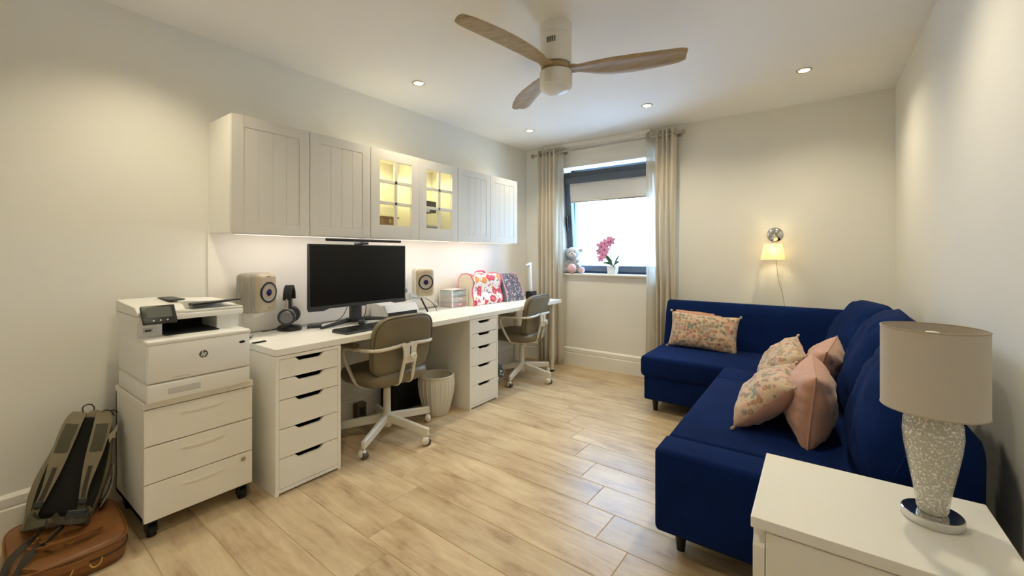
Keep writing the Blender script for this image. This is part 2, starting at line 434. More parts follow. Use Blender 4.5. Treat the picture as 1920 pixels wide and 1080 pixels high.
# ------------------------------------------------------------------ the shell
XL, XR, YB, YF, ZC = -2.90, .487, 4.31, -.55, 2.53
WX0, WX1, WZ0, WZ1 = -2.385, -1.265, 1.03, 2.26
fl = struct('floor', MB().box(XL-.1, XR+.1, YF-.1, YB+.1, -.05, -.0018), M_GROUT)
struct('ceiling', MB().box(XL-.1, XR+.1, YF-.1, YB+.3, ZC, ZC+.2), M_CEIL)
struct('wall_left', MB().box(XL-.2, XL, YF-.2, YB+.3, -.05, ZC), M_WALL)
struct('wall_right', MB().box(XR, XR+.2, YF-.2, YB+.3, -.05, ZC), M_WALL)
struct('wall_front', MB().box(XL, XR, YF-.2, YF, -.05, ZC), M_WALL)
wb = MB(); D = .3
wb.box(XL, WX0, YB, YB+D, -.05, ZC); wb.box(WX1, XR, YB, YB+D, -.05, ZC)
wb.box(WX0, WX1, YB, YB+D, -.05, WZ0); wb.box(WX0, WX1, YB, YB+D, WZ1, ZC)
struct('wall_back', wb, M_WALL)
# shallow pelmet fillet on the ceiling line above the rod
struct('trim_1', MB().box(-2.62, -1.36, YB-.05, YB, ZC-.045, ZC, .008), M_CEIL)
# splash panel behind the desks under the cabinets
struct('trim_2', MB().box(XL, XL+.012, .952, YB, .77, 1.44, .002), M_PANEL)
# skirting
def skirt(name, p0, p1, nrm):
    p0, p1, nrm = Vector(p0), Vector(p1), Vector(nrm); m = MB()
    prof = [(0, 0), (.02, 0), (.02, .135), (.014, .142), (.018, .15), (.018, .185), (.008, .197), (0, .2)]
    A = [m.bm.verts.new(p0+nrm*a+Vector((0, 0, b))) for a, b in prof]; B = [m.bm.verts.new(p1+nrm*a+Vector((0, 0, b))) for a, b in prof]
    for i in range(len(prof)): m.bm.faces.new((A[i], A[(i+1) % 8], B[(i+1) % 8], B[i]))
    m.bm.faces.new(A); m.bm.faces.new(B[::-1])
    struct(name, m, M_TRIM)
skirt('baseboard_left', (XL, YF, 0), (XL, YB, 0), (1, 0, 0))
skirt('baseboard_back', (XL, YB, 0), (XR, YB, 0), (0, -1, 0))
skirt('baseboard_right', (XR, YF, 0), (XR, YB, 0), (-1, 0, 0))
skirt('baseboard_front', (XL, YF, 0), (XR, YF, 0), (0, 1, 0))

# floor tiles: rows run across the room, each stepped; slightly off square as laid
TW, TL, ROT = .206, 1.25, -.03
tm = MB().box(0, TL-.0025, 0, TW-.0025, 0, .008, .0015, 1)
tb = tm.bm; bmesh.ops.recalc_face_normals(tb, faces=tb.faces)
tme = bpy.data.meshes.new('tile'); tb.to_mesh(tme); tb.free(); tme.materials.append(M_TILE)
Mr = Matrix.Rotation(ROT, 4, 'Z')
nt_ = 0
from bmesh.ops import bisect_plane
LIM = ((XL, (1, 0)), (XR, (-1, 0)), (YF, (0, 1)), (YB, (0, -1)))
for row in range(-16, 14):
    y = 1.943+row*TW
    xj = -.938-.15*row
    xj = xj % TL
    for k in range(-5, 3):
        x = xj+k*TL-.0
        c0 = Mr @ Vector((x+.938, y-1.943, 0)) + Vector((-.938, 1.943, 0))
        cs = [c0 + Mr.to_3x3() @ Vector(q) for q in ((0, 0, 0), (TL, 0, 0), (TL, TW, 0), (0, TW, 0))]
        if max(c.x for c in cs) < XL+.01 or min(c.x for c in cs) > XR-.01 or max(c.y for c in cs) < YF+.01 or min(c.y for c in cs) > YB-.01: continue
        me = tme
        inside = min(c.x for c in cs) > XL and max(c.x for c in cs) < XR and min(c.y for c in cs) > YF and max(c.y for c in cs) < YB
        if not inside:
            b2 = bmesh.new(); b2.from_mesh(tme)
            inv = Mr.to_3x3().inverted()
            for val, (nx, ny) in LIM:
                pw = Vector((val if nx else 0, val if ny else 0, 0)); co = inv @ (pw-c0); no = inv @ Vector((nx, ny, 0))
                r = bisect_plane(b2, geom=b2.verts[:]+b2.edges[:]+b2.faces[:], plane_co=co, plane_no=no, clear_inner=True)
                ed = [e for e in r['geom_cut'] if isinstance(e, bmesh.types.BMEdge)]
                if ed: bmesh.ops.contextual_create(b2, geom=ed)
            if len(b2.faces) == 0: b2.free(); continue
            me = bpy.data.meshes.new('tile'); b2.to_mesh(me); b2.free(); me.materials.append(M_TILE) if not me.materials else None
        o = bpy.data.objects.new('tile', me); COL.objects.link(o); o.parent = fl
        o.location = (c0.x, c0.y, -.008); o.rotation_euler = (0, 0, ROT)

# ------------------------------------------------------------------ window
FY = YB+.2
sill = struct('trim_3', MB().box(WX0-.02, WX1+.02, YB-.035, YB+.2, WZ0-.008, WZ0+.014, .005), M_TRIM)
win = struct('window_1', MB().box(WX0, WX0+.05, FY, FY+.07, WZ0+.01, WZ1).box(WX1-.05, WX1, FY, FY+.07, WZ0+.01, WZ1)
             .box(WX0, WX1, FY, FY+.07, WZ0+.01, WZ0+.06).box(WX0, WX1, FY, FY+.07, WZ1-.05, WZ1), M_FRAME)
# tilted sash, local coords then rotated about the bottom edge
sx0, sx1, sz0, sz1 = WX0+.01, WX1-.01, WZ0+.045, WZ1-.045
TILT = Matrix.Translation((0, FY-.01, sz0)) @ Matrix.Rotation(R(6.5), 4, 'X') @ Matrix.Translation((0, -(FY-.01), -sz0))
def sash(mb): return mb.xf(TILT)
F = .075
sf = MB().box(sx0, sx0+F, FY-.075, FY-.01, sz0, sz1, .004).box(sx1-F, sx1, FY-.075, FY-.01, sz0, sz1, .004)
sf.box(sx0+F, sx1-F, FY-.075, FY-.01, sz0, sz0+.065, .004).box(sx0+F, sx1-F, FY-.075, FY-.01, sz1-F, sz1, .004)
struct('window_frame', sash(sf), M_FRAME, win)
struct('window_glass', sash(MB().box(sx0+F, sx1-F, FY-.045, FY-.035, sz0+.065, sz1-F)), M_GLASS, win)
struct('window_handle', sash(MB().box(sx0+.02, sx0+.05, FY-.1, FY-.075, 1.58, 1.72, .006).cyl((sx0+.035, FY-.1, 1.7), (sx0+.035, FY-.125, 1.7), .012)
       .box(sx0+.022, sx0+.048, FY-.14, FY-.122, 1.545, 1.715, .006)), M_BLACK, win)
bl = thing('roller_blind', 'white roller blind with dark grey cassette, pulled a quarter down the tilted window', 'blind', (sx0+.5, FY-.2, sz1))
sash(MB().cyl((sx0+.05, FY-.108, sz1-.098), (sx1-.05, FY-.108, sz1-.098), .036, n=20)).build('cassette', M_FRAME, bl, smooth=True)
sash(MB().box(sx0+.078, sx1-.078, FY-.092, FY-.089, sz1-.335, sz1-.10)).build('blind_fabric', M_BLIND, bl)
sash(MB().box(sx0+.078, sx1-.078, FY-.097, FY-.084, sz1-.35, sz1-.333, .003)).build('bottom_bar', M_NICKEL, bl)
sash(MB().tube([(sx0+.085, FY-.1, sz1-.08), (sx0+.083, FY-.1, 1.5), (sx0+.09, FY-.1, 1.1)], .002, 5)).build('pull_cord', M_PLASTIC2, bl)

# building across the street
ext = thing('apartment_building', 'sunlit white building seen through the window, blue recess and ribbed cladding', 'building', (-3, 10, -9))
MB().box(-22, -4.72, 10, 13, -9, 3.3).build('facade', M_FACADE, ext)
MB().box(-4.0, 14, 9.6, 13, -9, 3.1).build('ribbed_facade', M_FACADE, ext)
rb = MB()
for i in range(160): rb.box(-3.9+i*.11, -3.86+i*.11, 9.53, 9.6, -9, 3.1)
rb.build('cladding_ribs', M_PLASTIC2, ext)
MB().box(-4.72, -4.0, 12, 13, -9, 3.3).build('recess', M_FACADEB, ext)
for z in (-2.1, -.6, .9, 2.4):
    MB().box(-4.72, -4.0, 10.3, 11.9, z, z+.14).build('balcony', M_FACADE, ext)
struct('ground', MB().box(-22, 14, 4.8, 14, -9.3, -9), mat('paving', '#b9b6ae', .9))

# ------------------------------------------------------------------ curtains and rod
rod = thing('curtain_rod', 'brushed nickel curtain rod across the top of the window', 'curtain rod', (-1.85, 4.2, 2.42))
MB().cyl((-2.71, 4.2, 2.425), (-1.05, 4.2, 2.425), .011, n=16).build('pole', M_NICKEL, rod, smooth=True)
for x, s in ((-2.71, -1), (-1.05, 1)):
    MB().lathe([(0, 0), (.013, 0), (.013, .01), (.02, .014), (.026, .024), (.024, .036), (.012, .042), (0, .043)], (x, 4.2, 2.425), 20, (s, 0, 0)).build('finial', M_NICKEL, rod, smooth=True)
for x in (-2.35, -1.085):
    MB().cyl((x, YB, 2.44), (x, YB-.008, 2.44), .028).cyl((x, YB-.008, 2.44), (x, 4.2, 2.44), .008).lathe([(.013, -.008), (.019, -.008), (.019, .008), (.013, .008)], (x, 4.2, 2.425), 20, (1, 0, 0)).build('bracket', M_NICKEL, rod, smooth=True)
def curtain(name, x0, x1, waves, amp, y, z0, z1, m, label, cat, group, seed=0, flare=0):
    random.seed(seed)
    t = thing(name, label, cat, ((x0+x1)/2, y, z0), group=group)
    ph = [random.uniform(-.25, .25) for _ in range(waves+2)]
    def fn(u, v):
        k = u*waves; i = int(k); p = ph[i]*(1-(k-i))+ph[min(i+1, waves)]*(k-i)
        z = z0+(z1-z0)*v
        sp = 1+flare*(1-v)
        xx = (x0+x1)/2+(u-.5)*(x1-x0)*sp + .006*math.sin(5*v+u*9)
        a = amp*(1+.25*math.sin(3*v+i))
        return (xx, y+a*math.cos(2*pi*k+p*(1-v)*2), z)
    o = MB().grid(fn, waves*10, 24).build('fabric', m, t, smooth=True, angle=0)
    solid(o, .0025)
    for i in range(waves*2):
        x = x0+(x1-x0)*(i+.5)/(waves*2)
        if 'eyelet' in label:
            MB().lathe([(.013, -.003), (.022, -.003), (.022, .003), (.013, .003), (.013, -.003)], (x, y, 2.425), 16, (1, 0, 0)).build('eyelet', M_NICKEL, t, smooth=True)
    return t
curtain('drape_curtain', -2.67, -2.41, 5, .03, 4.2, .02, 2.475, M_CURT, 'beige eyelet drape gathered beside the far desk end', 'curtain', 'beige drapes at the window', 3)
curtain('drape_curtain', -1.295, -1.10, 4, .032, 4.2, .02, 2.485, M_CURT, 'beige eyelet drape gathered beside the blue sofa back', 'curtain', 'beige drapes at the window', 5)
curtain('sheer_curtain', -2.40, -2.335, 1, .02, 4.2, .02, 2.475, M_SHEER, 'narrow translucent sheer panel at the teddy side of the window', 'curtain', 'sheers at the window', 8, .1)
curtain('sheer_curtain', -1.385, -1.30, 1, .025, 4.2, .02, 2.48, M_SHEER, 'translucent sheer panel glowing blue at the sofa side of the window', 'curtain', 'sheers at the window', 9, .35)

# ------------------------------------------------------------------ downlights
DL = [(-2.39, 2.12, 'downlight in the ceiling between the fan and the wall cabinets'),
      (-2.38, 3.60, 'small far downlight near the left curtain, beyond the fan'),
      (-1.17, 3.58, 'downlight in the ceiling before the right end of the curtain rod'),
      (-.069, 3.53, 'downlight in the ceiling above the sofa back, nearest the plain right wall')]
def downlight(x, y, lab, seen=True, k=1):
    if seen:
        t = thing('ceiling_downlight', 'round recessed ' + lab, 'ceiling light', (x, y, ZC), group='recessed downlights')
        MB().lathe([(.034, .0), (.034, -.004), (.044, -.005), (.047, -.001), (.047, .0)], (x, y, ZC), 28).build('trim_ring', M_NICKEL, t, smooth=True)
        MB().lathe([(0, -.0025), (.034, -.0015), (.034, 0)], (x, y, ZC), 24).build('bulb', M_BULB, t, smooth=True)
    ld = bpy.data.lights.new('downlight_lamp', 'SPOT'); ld.energy = DOWN_W*k; ld.color = (1, .88, .62); ld.spot_size = R(122 if x < -2 else 145); ld.spot_blend = 1
    ld.shadow_soft_size = .035
    lo = bpy.data.objects.new('downlight_lamp', ld); COL.objects.link(lo); lo.location = (x, y, ZC-.02)
for x, y, l in DL: downlight(x, y, l)
for x, y, lab_ in ((-2.39, .62, 'round recessed downlight above the printer corner'), (-.07, 2.08, 'round recessed downlight above the long seat of the sofa'), (-1.17, .6, 'round recessed downlight above the open floor near the doorway')):
    t = thing('ceiling_downlight', lab_, 'ceiling light', (x, y, ZC), group='recessed downlights out of view')
    MB().lathe([(.034, .0), (.034, -.004), (.044, -.005), (.047, -.001), (.047, .0)], (x, y, ZC), 28).build('trim_ring', M_NICKEL, t, smooth=True)
    MB().lathe([(0, -.0025), (.034, -.0015), (.034, 0)], (x, y, ZC), 24).build('bulb', M_BULB, t, smooth=True)
    downlight(x, y, '', False, 1 if y > 1 else .95)

# ------------------------------------------------------------------ ceiling fan
FX, FYY = -1.175, 2.04
fan = thing('ceiling_fan', 'white ceiling fan with three pale wooden blades and a round opal light', 'ceiling fan', (FX, FYY, 2.53))
MB().lathe([(0, 2.53), (.088, 2.53), (.088, 2.47), (.086, 2.468), (.086, 2.325), (.08, 2.315), (0, 2.315)], (FX, FYY, 0), 48).build('motor_housing', M_PLASTIC, fan, smooth=True)
vm = MB()
for i in range(5):
    a = R(-92+i*7)
    vm.box(.0845, .088, -.0025, .0025, 2.405, 2.435, mtx=Matrix.Translation((FX, FYY, 0)) @ Matrix.Rotation(a, 4, 'Z'))
vm.build('vent_slots', M_BLACKM, fan)
MB().lathe([(0, 2.308), (.078, 2.308), (.082, 2.304), (.082, 2.28), (.078, 2.276), (0, 2.276)], (FX, FYY, 0), 40).build('rotor', M_WOODFAN, fan, smooth=True)
MB().lathe([(0, 2.27), (.088, 2.27), (.09, 2.266), (.09, 2.19), (.086, 2.187), (0, 2.187)], (FX, FYY, 0), 48).build('light_housing', M_PLASTIC, fan, smooth=True)
MB().lathe([(.086, 2.188), (.08, 2.176), (.06, 2.163), (.03, 2.156), (0, 2.154)], (FX, FYY, 0), 40).build('light_diffuser', M_OPAL, fan, smooth=True)
def blade(ang):
    m = MB(); nL, nW = 26, 8
    prof = [(.02, .055), (.07, .05), (.12, .036), (.2, .058), (.3, .076), (.42, .080), (.55, .074), (.63, .066), (.665, .058), (.68, .044)]
    def hw(r):
        for (a, x), (b, y) in zip(prof, prof[1:]):
            if r <= b: t = (r-a)/(b-a); t = max(0, t); return x+(y-x)*t
        return prof[-1][1]
    def fn(top):
        def g(u, v):
            r = .02+.66*u; w_ = hw(r)*(2*v-1)
            tw = -R(4+9*min(1, max(0, (r-.08)/.18)))*(1-.3*u)
            th = .011*(1-(2*v-1)**4)*(1 if r > .12 else 1.25)
            cup = .010*(2*v-1)**2*-1
            z = w_*math.sin(tw)+cup+(th if top else -th)+.012*u
            sweep = .028*math.sin(pi*u)*(1 if True else 0)
            return (r, w_*math.cos(tw)+sweep-.0, z)
        return g
    m.grid(fn(True), nL, nW); m.grid(fn(False), nL, nW)
    # tip cap
    m.xf(Matrix.Translation((FX, FYY, 2.294)) @ Matrix.Rotation(R(ang), 4, 'Z'))
    bmesh.ops.remove_doubles(m.bm, verts=m.bm.verts, dist=.0004)
    bmesh.ops.holes_fill(m.bm, edges=[e for e in m.bm.edges if e.is_boundary], sides=0)
    m.build('blade', M_WOODFAN, fan, smooth=True, angle=60)
for a in (-98, 22, 142): blade(a)

# ------------------------------------------------------------------ wall cabinets
CX0, CX1, CZ0, CZ1 = XL, -2.6, 1.385, 2.03
YS = [.958, 1.398, 1.843, 2.296, 2.749, 3.209, 3.662]
def cabinet(i, glass, label):
    y0, y1, ym = YS[i], YS[i+2], YS[i+1]
    t = thing('wall_cabinet', label, 'cabinet', (CX0, (y0+y1)/2, CZ0), group='wall cabinets above the desks')
    T = .016
    m = MB()
    m.box(CX0, CX1, y0, y0+T, CZ0, CZ1).box(CX0, CX1, y1-T, y1, CZ0, CZ1).box(CX0, CX1, y0+T, y1-T, CZ0, CZ0+T).box(CX0, CX1, y0+T, y1-T, CZ1-T, CZ1)
    m.box(CX0, CX0+.006, y0+T, y1-T, CZ0+T, CZ1-T)
    m.build('carcass', M_WHITE, t, bevel=.001)
    for a, b in ((y0, ym), (ym, y1)):
        g = .002; a, b = a+g, b-g
        z0, z1 = CZ0-.008, CZ1+.002
        xf = CX1; tk = .02
        if not glass:
            fr = .062
            d = MB()
            d.box(xf, xf+tk, a, a+fr, z0, z1).box(xf, xf+tk, b-fr, b, z0, z1).box(xf, xf+tk, a+fr, b-fr, z0, z0+fr).box(xf, xf+tk, a+fr, b-fr, z1-fr, z1)
            do = d.build('door', M_CABDOOR, t, bevel=.0015)
            n = 4; pw = (b-a-2*fr)/n
            for k in range(n):
                MB().box(xf+.002, xf+tk-.002, a+fr+k*pw+.0003, a+fr+(k+1)*pw-.0003, z0+fr+.0003, z1-fr-.0003, .001, 1).build('plank', M_CABDOOR, do)
            MB().box(xf+.001, xf+.006, a+fr, b-fr, z0+fr, z1-fr).build('door_backing', M_CABDOOR, do)
        else:
            fr = .075
            d = MB()
            d.box(xf, xf+tk, a, a+fr, z0, z1).box(xf, xf+tk, b-fr, b, z0, z1).box(xf, xf+tk, a+fr, b-fr, z0, z0+.1).box(xf, xf+tk, a+fr, b-fr, z1-fr, z1)
            yc = (a+b)/2
            d.box(xf+.002, xf+tk-.002, yc-.012, yc+.012, z0+.1, z1-fr)
            zs = [z0+.1, z0+.1+(z1-fr-z0-.1)*.345, z0+.1+(z1-fr-z0-.1)*.675, z1-fr]
            for zz in zs[1:3]: d.box(xf+.002, xf+tk-.002, a+fr, b-fr, zz-.012, zz+.012)
            do = d.build('door', M_CABDOOR, t, bevel=.002)
            for q in range(3):
                for (ya, yb) in ((a+fr, yc-.012), (yc+.012, b-fr)):
                    MB().box(xf+.008, xf+.011, ya, yb, zs[q]+(.012 if q else 0), zs[q+1]-(.012 if q < 2 else 0)).build('pane', M_CABGLASS, do)
    if glass:
        MB().box(CX0+.006, CX1-.02, ym-.008, ym+.008, CZ0+T, CZ1-T).build('divider', M_WHITE, t)
        for (ya, yb) in ((y0+T, ym-.008), (ym+.008, y1-T)):
            for zz in (CZ0+.225, CZ0+.43):
                MB().box(CX0+.01, CX1-.03, ya+.002, yb-.002, zz, zz+.005).build('glass_shelf', M_SHELF, t)
            pk = MB().lathe([(.022, 0), (.033, -.002), (.034, -.01), (.03, -.014), (.024, -.014)], ((CX0+CX1)/2, (ya+yb)/2-.06, CZ1-T), 20).build('puck_light', M_CHROME, t, smooth=True)
            MB().lathe([(0, -.013), (.024, -.012)], ((CX0+CX1)/2, (ya+yb)/2-.06, CZ1-T), 20).build('puck_lens', M_BULB2, pk, smooth=True)
            ld = bpy.data.lights.new('cabinet_lamp', 'SPOT'); ld.energy = 6.5; ld.color = (1, .84, .46); ld.spot_size = R(165); ld.spot_blend = .5; ld.shadow_soft_size = .02
            lo = bpy.data.objects.new('cabinet_lamp', ld); COL.objects.link(lo); lo.location = ((CX0+CX1)/2, (ya+yb)/2-.06, CZ1-T-.02)
    return t
cabinet(0, False, 'white grooved two-door wall cabinet nearest the printer, above the monitor')
cabinet(2, True, 'white wall cabinet with lit glazed doors of six panes each')
cabinet(4, False, 'white grooved two-door wall cabinet nearest the window curtain')
# things inside the glazed cabinet
wbx = thing('wooden_chest', 'small brown wooden box on the bottom shelf behind the left glazed door', 'box', (-2.75, 2.14, CZ0+.016))
MB().box(-2.83, -2.69, 2.02, 2.17, CZ0+.016, CZ0+.155, .004).build('box_body', M_BROWN, wbx)
MB().box(-2.84, -2.68, 2.01, 2.18, CZ0+.156, CZ0+.17, .004).build('box_lid', M_BROWN, wbx)
MB().box(-2.689, -2.684, 2.085, 2.105, CZ0+.12, CZ0+.15, .001).build('clasp', M_BRASS, wbx)
bb = thing('storage_box', 'dark box with a white label behind the right glazed door', 'box', (-2.72, 2.45, CZ0+.23))
MB().box(-2.82, -2.67, 2.35, 2.57, CZ0+.231, CZ0+.33, .003).build('box_body', M_BLACK, bb)
MB().box(-2.83, -2.72, 2.35, 2.46, CZ0+.331, CZ0+.375, .003).build('box_lid', M_DGREY, bb)
MB().box(-2.6695, -2.667, 2.43, 2.49, CZ0+.236, CZ0+.262).build('paper_label', M_PLASTIC, bb)
for k in range(5):
    o = MB().box(-2.84+.004*k, -2.66+.003*k, 2.34+.003*k, 2.61-.004*(k % 3), CZ0+.017+k*.022, CZ0+.036+k*.022, .003).build('paper_folder', mat('folder_%d' % (k % 3), ['#8d9097', '#c9cbd0', '#6d7077'][k % 3], .6))
    tag(o, ['grey folder at the bottom of the stack in the right glazed cabinet', 'pale folder second from the bottom of the cabinet stack', 'dark folder in the middle of the cabinet stack',
            'grey folder second from the top of the cabinet stack', 'pale folder on top of the cabinet stack'][k], 'folder', 'folders in the glazed cabinet')
# under-cabinet lights
for i, (a, b) in enumerate(((.99, 1.78), (1.90, 2.70), (2.80, 3.62))):
    t = thing('undercabinet_light', ['slim light bar under the wall cabinet above the monitor', 'slim light bar under the glazed wall cabinet', 'slim light bar under the wall cabinet nearest the window'][i],
              'light', (-2.63, (a+b)/2, CZ0), group='light bars under the wall cabinets')
    MB().box(-2.645, -2.615, a, b, CZ0-.012, CZ0, .002).build('housing', M_PLASTIC, t)
    MB().box(-2.64, -2.62, a+.01, b-.01, CZ0-.0135, CZ0-.0122).build('led_diffuser', M_STRIP, t)
    ld = bpy.data.lights.new('bar_lamp', 'AREA'); ld.shape = 'RECTANGLE'; ld.size = .04; ld.size_y = b-a-.04; ld.energy = 1.15; ld.color = (1, .9, .8)
    lo = bpy.data.objects.new('bar_lamp', ld); COL.objects.link(lo); lo.location = (-2.63, (a+b)/2, CZ0-.018); lo.rotation_euler = (0, R(22), 0)

# ------------------------------------------------------------------ desks
DZ = .767
def desk(y0, y1, legs, label):
    t = thing('desk', label, 'desk', (-2.56, (y0+y1)/2, 0), group='white worktops along the left wall')
    MB().box(-2.865, -2.262, y0, y1, DZ-.036, DZ, .002).build('worktop', M_WHITE, t)
    for x, y in legs:
        l = MB().cyl((x, y, .02), (x, y, DZ-.04), .02, n=20).cyl((x, y, DZ-.04), (x, y, DZ-.036), .045, n=20).build('leg', M_CHAIRF, t, smooth=True)
        MB().cyl((x, y, .0), (x, y, .022), .022, n=20).build('leg_foot', M_BLACK, l, smooth=True)
    return t
desk(1.044, 2.552, [(-2.78, 1.5)], 'white worktop holding the monitor and keyboard')
desk(2.555, 4.05, [(-2.31, 3.93), (-2.80, 3.93)], 'white worktop holding the covered machines, one end on round legs')

def drawer_unit(y0, label):
    W, Dp, H = .369, .6, .728
    t = thing('drawer_unit', label, 'drawer unit', (-2.266, y0+W/2, 0), group='white five-drawer units under the worktops')
    X = -2.266; y1 = y0+W; T = .018
    m = MB().box(X-Dp, X, y0, y0+T, 0, H).box(X-Dp, X, y1-T, y1, 0, H).box(X-Dp, X, y0+T, y1-T, H-T, H)
    m.box(X-Dp, X, y0+T, y1-T, .012, .03).box(X-Dp, X-Dp+.006, y0+T, y1-T, .03, H-T)
    m.build('carcass', M_WHITE, t, bevel=.001)
    zt = [.71, .607, .496, .343, .189, .031]
    for i in range(5):
        a, b = y0+T+.0015, y1-T-.0015; zb, ztp = zt[i+1]+.002, zt[i]-.002
        c = (a+b)/2+.0; hw = .085
        pts = [(a, zb), (b, zb), (b, ztp), (c+hw, ztp)]
        for k in range(1, 6):
            u = k/6; pts.append((c+hw-.03*u, ztp-.022*(3*u*u-2*u**3)))
        pts += [(c+hw-.034, ztp-.022), (c-hw+.034, ztp-.022)]
        for k in range(5, 0, -1):
            u = k/6; pts.append((c-hw+.03*u, ztp-.022*(3*u*u-2*u**3)))
        pts += [(c-hw, ztp), (a, ztp)]
        dr = MB().prism(pts, 'x', X-.018, X-.001).build('drawer', M_WHITE2, t)
        MB().box(X-.55, X-.03, a+.012, b-.012, zb+.004, zb+.012).box(X-.55, X-.03, a+.012, a+.022, zb+.004, ztp-.045).box(X-.55, X-.03, b-.022, b-.012, zb+.004, ztp-.045).build('drawer_box', M_DGREY, dr)
    return t
drawer_unit(1.045, 'white five-drawer unit beside the printer pedestal')
drawer_unit(2.552, 'white five-drawer unit between the two office chairs')

# ------------------------------------------------------------------ printer pedestal
pt = thing('mobile_pedestal', 'white three-drawer mobile pedestal on black casters under the printer', 'drawer unit', (-2.6, .762, 0))
px0, px1, py0, py1 = -2.84, -2.37, .544, .978
MB().box(px0, px1-.02, py0, py0+.016, .08, .578).box(px0, px1-.02, py1-.016, py1, .08, .578).box(px0, px0+.016, py0, py1, .08, .578).box(px0, px1-.02, py0, py1, .08, .1).build('carcass', M_WHITE2, pt)
MB().box(px0-.002, px1+.002, py0-.003, py1+.003, .58, .608, .003).build('top_panel', M_WHITE2, pt)
for i, (a, b) in enumerate(((.4165, .576), (.251, .4115), (.083, .246))):
    d = MB().box(px1-.02, px1, py0, py1, a, b, .0015, 1).build('drawer', M_WHITE2, pt)
    c = (py0+py1)/2
    sc = MB()
    sc.prism([(c-.085, b-.040), (c+.085, b-.040), (c+.06, b-.047), (c, b-.050), (c-.06, b-.047)], 'x', px1-.0005, px1+.007)
    sc.build('handle', M_WHITE2, d)
    if i == 2: MB().lathe([(0, .006), (.006, .006), (.007, .003), (.011, .003), (.012, 0)], (px1, py1-.042, b-.03), 20, (1, 0, 0)).build('lock', M_NICKEL, d, smooth=True)
for x in (px1-.05, px0+.06):
    for y in (py0+.035, py1-.035):
        c = MB().box(x-.02, x+.02, y-.018, y+.018, .06, .08, .003).box(x-.015, x+.025, y-.02, y-.014, .022, .065, .002).box(x-.015, x+.025, y+.014, y+.02, .022, .065, .002).build('caster', M_BLACK, pt)
        MB().cyl((x+.008, y-.013, .026), (x+.008, y+.013, .026), .026, n=20).build('wheel', M_BLACKM, c, smooth=True)

# ------------------------------------------------------------------ printer
pr = thing('laser_printer', 'white multifunction laser printer with tilted touchscreen on the pedestal', 'printer', (-2.58, .75, .608))
PZ = .608; fx = -2.335; bx = -2.80; a0, a1 = .545, .955
MB().box(bx, fx-.001, a0, a1, PZ+.001, PZ+.084, .01, 3).build('paper_tray', M_PLASTIC, pr, smooth=True)
MB().box(fx-.001, fx+.002, .62, .74, PZ+.03, PZ+.055, .002).build('tray_grip', M_PLASTIC2, pr)
MB().box(bx, fx-.002, a0, a1, PZ+.086, PZ+.27, .010, 3).build('body', M_PLASTIC, pr, smooth=True)
MB().box(fx-.02, fx+.003, a0+.004, a1-.004, PZ+.09, PZ+.255, .008, 2).build('front_door', M_PLASTIC, pr, smooth=True)
MB().box(fx-.16, fx+.004, a0-.001, a1+.001, PZ+.253, PZ+.275, .008, 3).build('shelf_lip', M_PLASTIC, pr, smooth=True)
MB().box(bx, fx-.14, a0, a0+.09, PZ+.26, PZ+.345, .004).box(bx, fx-.14, a1-.1, a1, PZ+.26, PZ+.345, .004).box(bx, bx+.1, a0+.0901, a1-.1001, PZ+.26, PZ+.345).build('side_towers', M_PLASTIC, pr)
MB().box(bx+.1, fx-.1, a0+.092, a1-.102, PZ+.272, PZ+.28).build('output_tray', M_BLACK, pr)
MB().box(bx+.1, bx+.13, a0+.092, a1-.102, PZ+.281, PZ+.343).build('output_slot', M_BLACKM, pr)
MB().box(bx-.01, fx-.1, a0-.008, a1+.008, PZ+.345, PZ+.372, .006).build('scanner_bed', M_PLASTIC, pr, smooth=True)
lid = MB().prism([(bx-.01, PZ+.374), (fx-.105, PZ+.374), (fx-.105, PZ+.388), (fx-.15, PZ+.412), (bx-.01, PZ+.428)], 'y', a0-.008, a0+.17)
lid.prism([(bx-.01, PZ+.374), (fx-.105, PZ+.374), (fx-.105, PZ+.384), (bx-.01, PZ+.396)], 'y', a0+.17, a1+.008)
lid.build('scanner_lid', M_PLASTIC, pr, bevel=.003)
MB().prism([(a0+.17, PZ+.386), (a1-.02, PZ+.405), (a1-.02, PZ+.41), (a0+.17, PZ+.425)], 'x', bx+.02, fx-.17).build('feeder_cover', M_PLASTIC, pr, bevel=.002)
MB().prism([(a0+.2, PZ+.4), (a1, PZ+.416), (a1, PZ+.42), (a0+.2, PZ+.412)], 'x', fx-.168, fx-.112).build('feeder_tray', M_BLACK, pr)
MB().box(bx+.05, fx-.22, a0+.14, a0+.2, PZ+.427, PZ+.431).build('feeder_slot', M_BLACK, pr)
TM = Matrix.Translation((fx-.075, .607, PZ+.378)) @ Matrix.Rotation(R(-36), 4, 'Y')
sb = MB().box(-.012, .004, -.062, .062, -.042, .05, .004, 2, mtx=TM).build('control_panel', M_BLACK, pr, smooth=True)
MB().box(.0042, .006, -.045, .045, -.016, .038, mtx=TM).build('touchscreen', mat('dim_lcd', '#5b5d55', .3), sb)
for k in (-.025, 0, .025): MB().cyl(TM @ Vector((.004, k, -.03)), TM @ Vector((.0055, k, -.03)), .0035, n=10).build('touch_key', M_PLASTIC2, sb)
MB().box(fx-.139, fx-.136, a0+.02, a0+.055, PZ+.295, PZ+.315, .001).build('usb_surround', M_PLASTIC2, pr)
MB().box(fx-.1362, fx-.135, a0+.026, a0+.048, PZ+.3, PZ+.307).build('usb_port', M_BLACK, pr)
MB().lathe([(0, .003), (.014, .003), (.016, 0)], (fx+.002, a1-.04, PZ+.215), 20, (1, 0, 0), sy=.45).build('power_button', M_CHROME, pr, smooth=True)
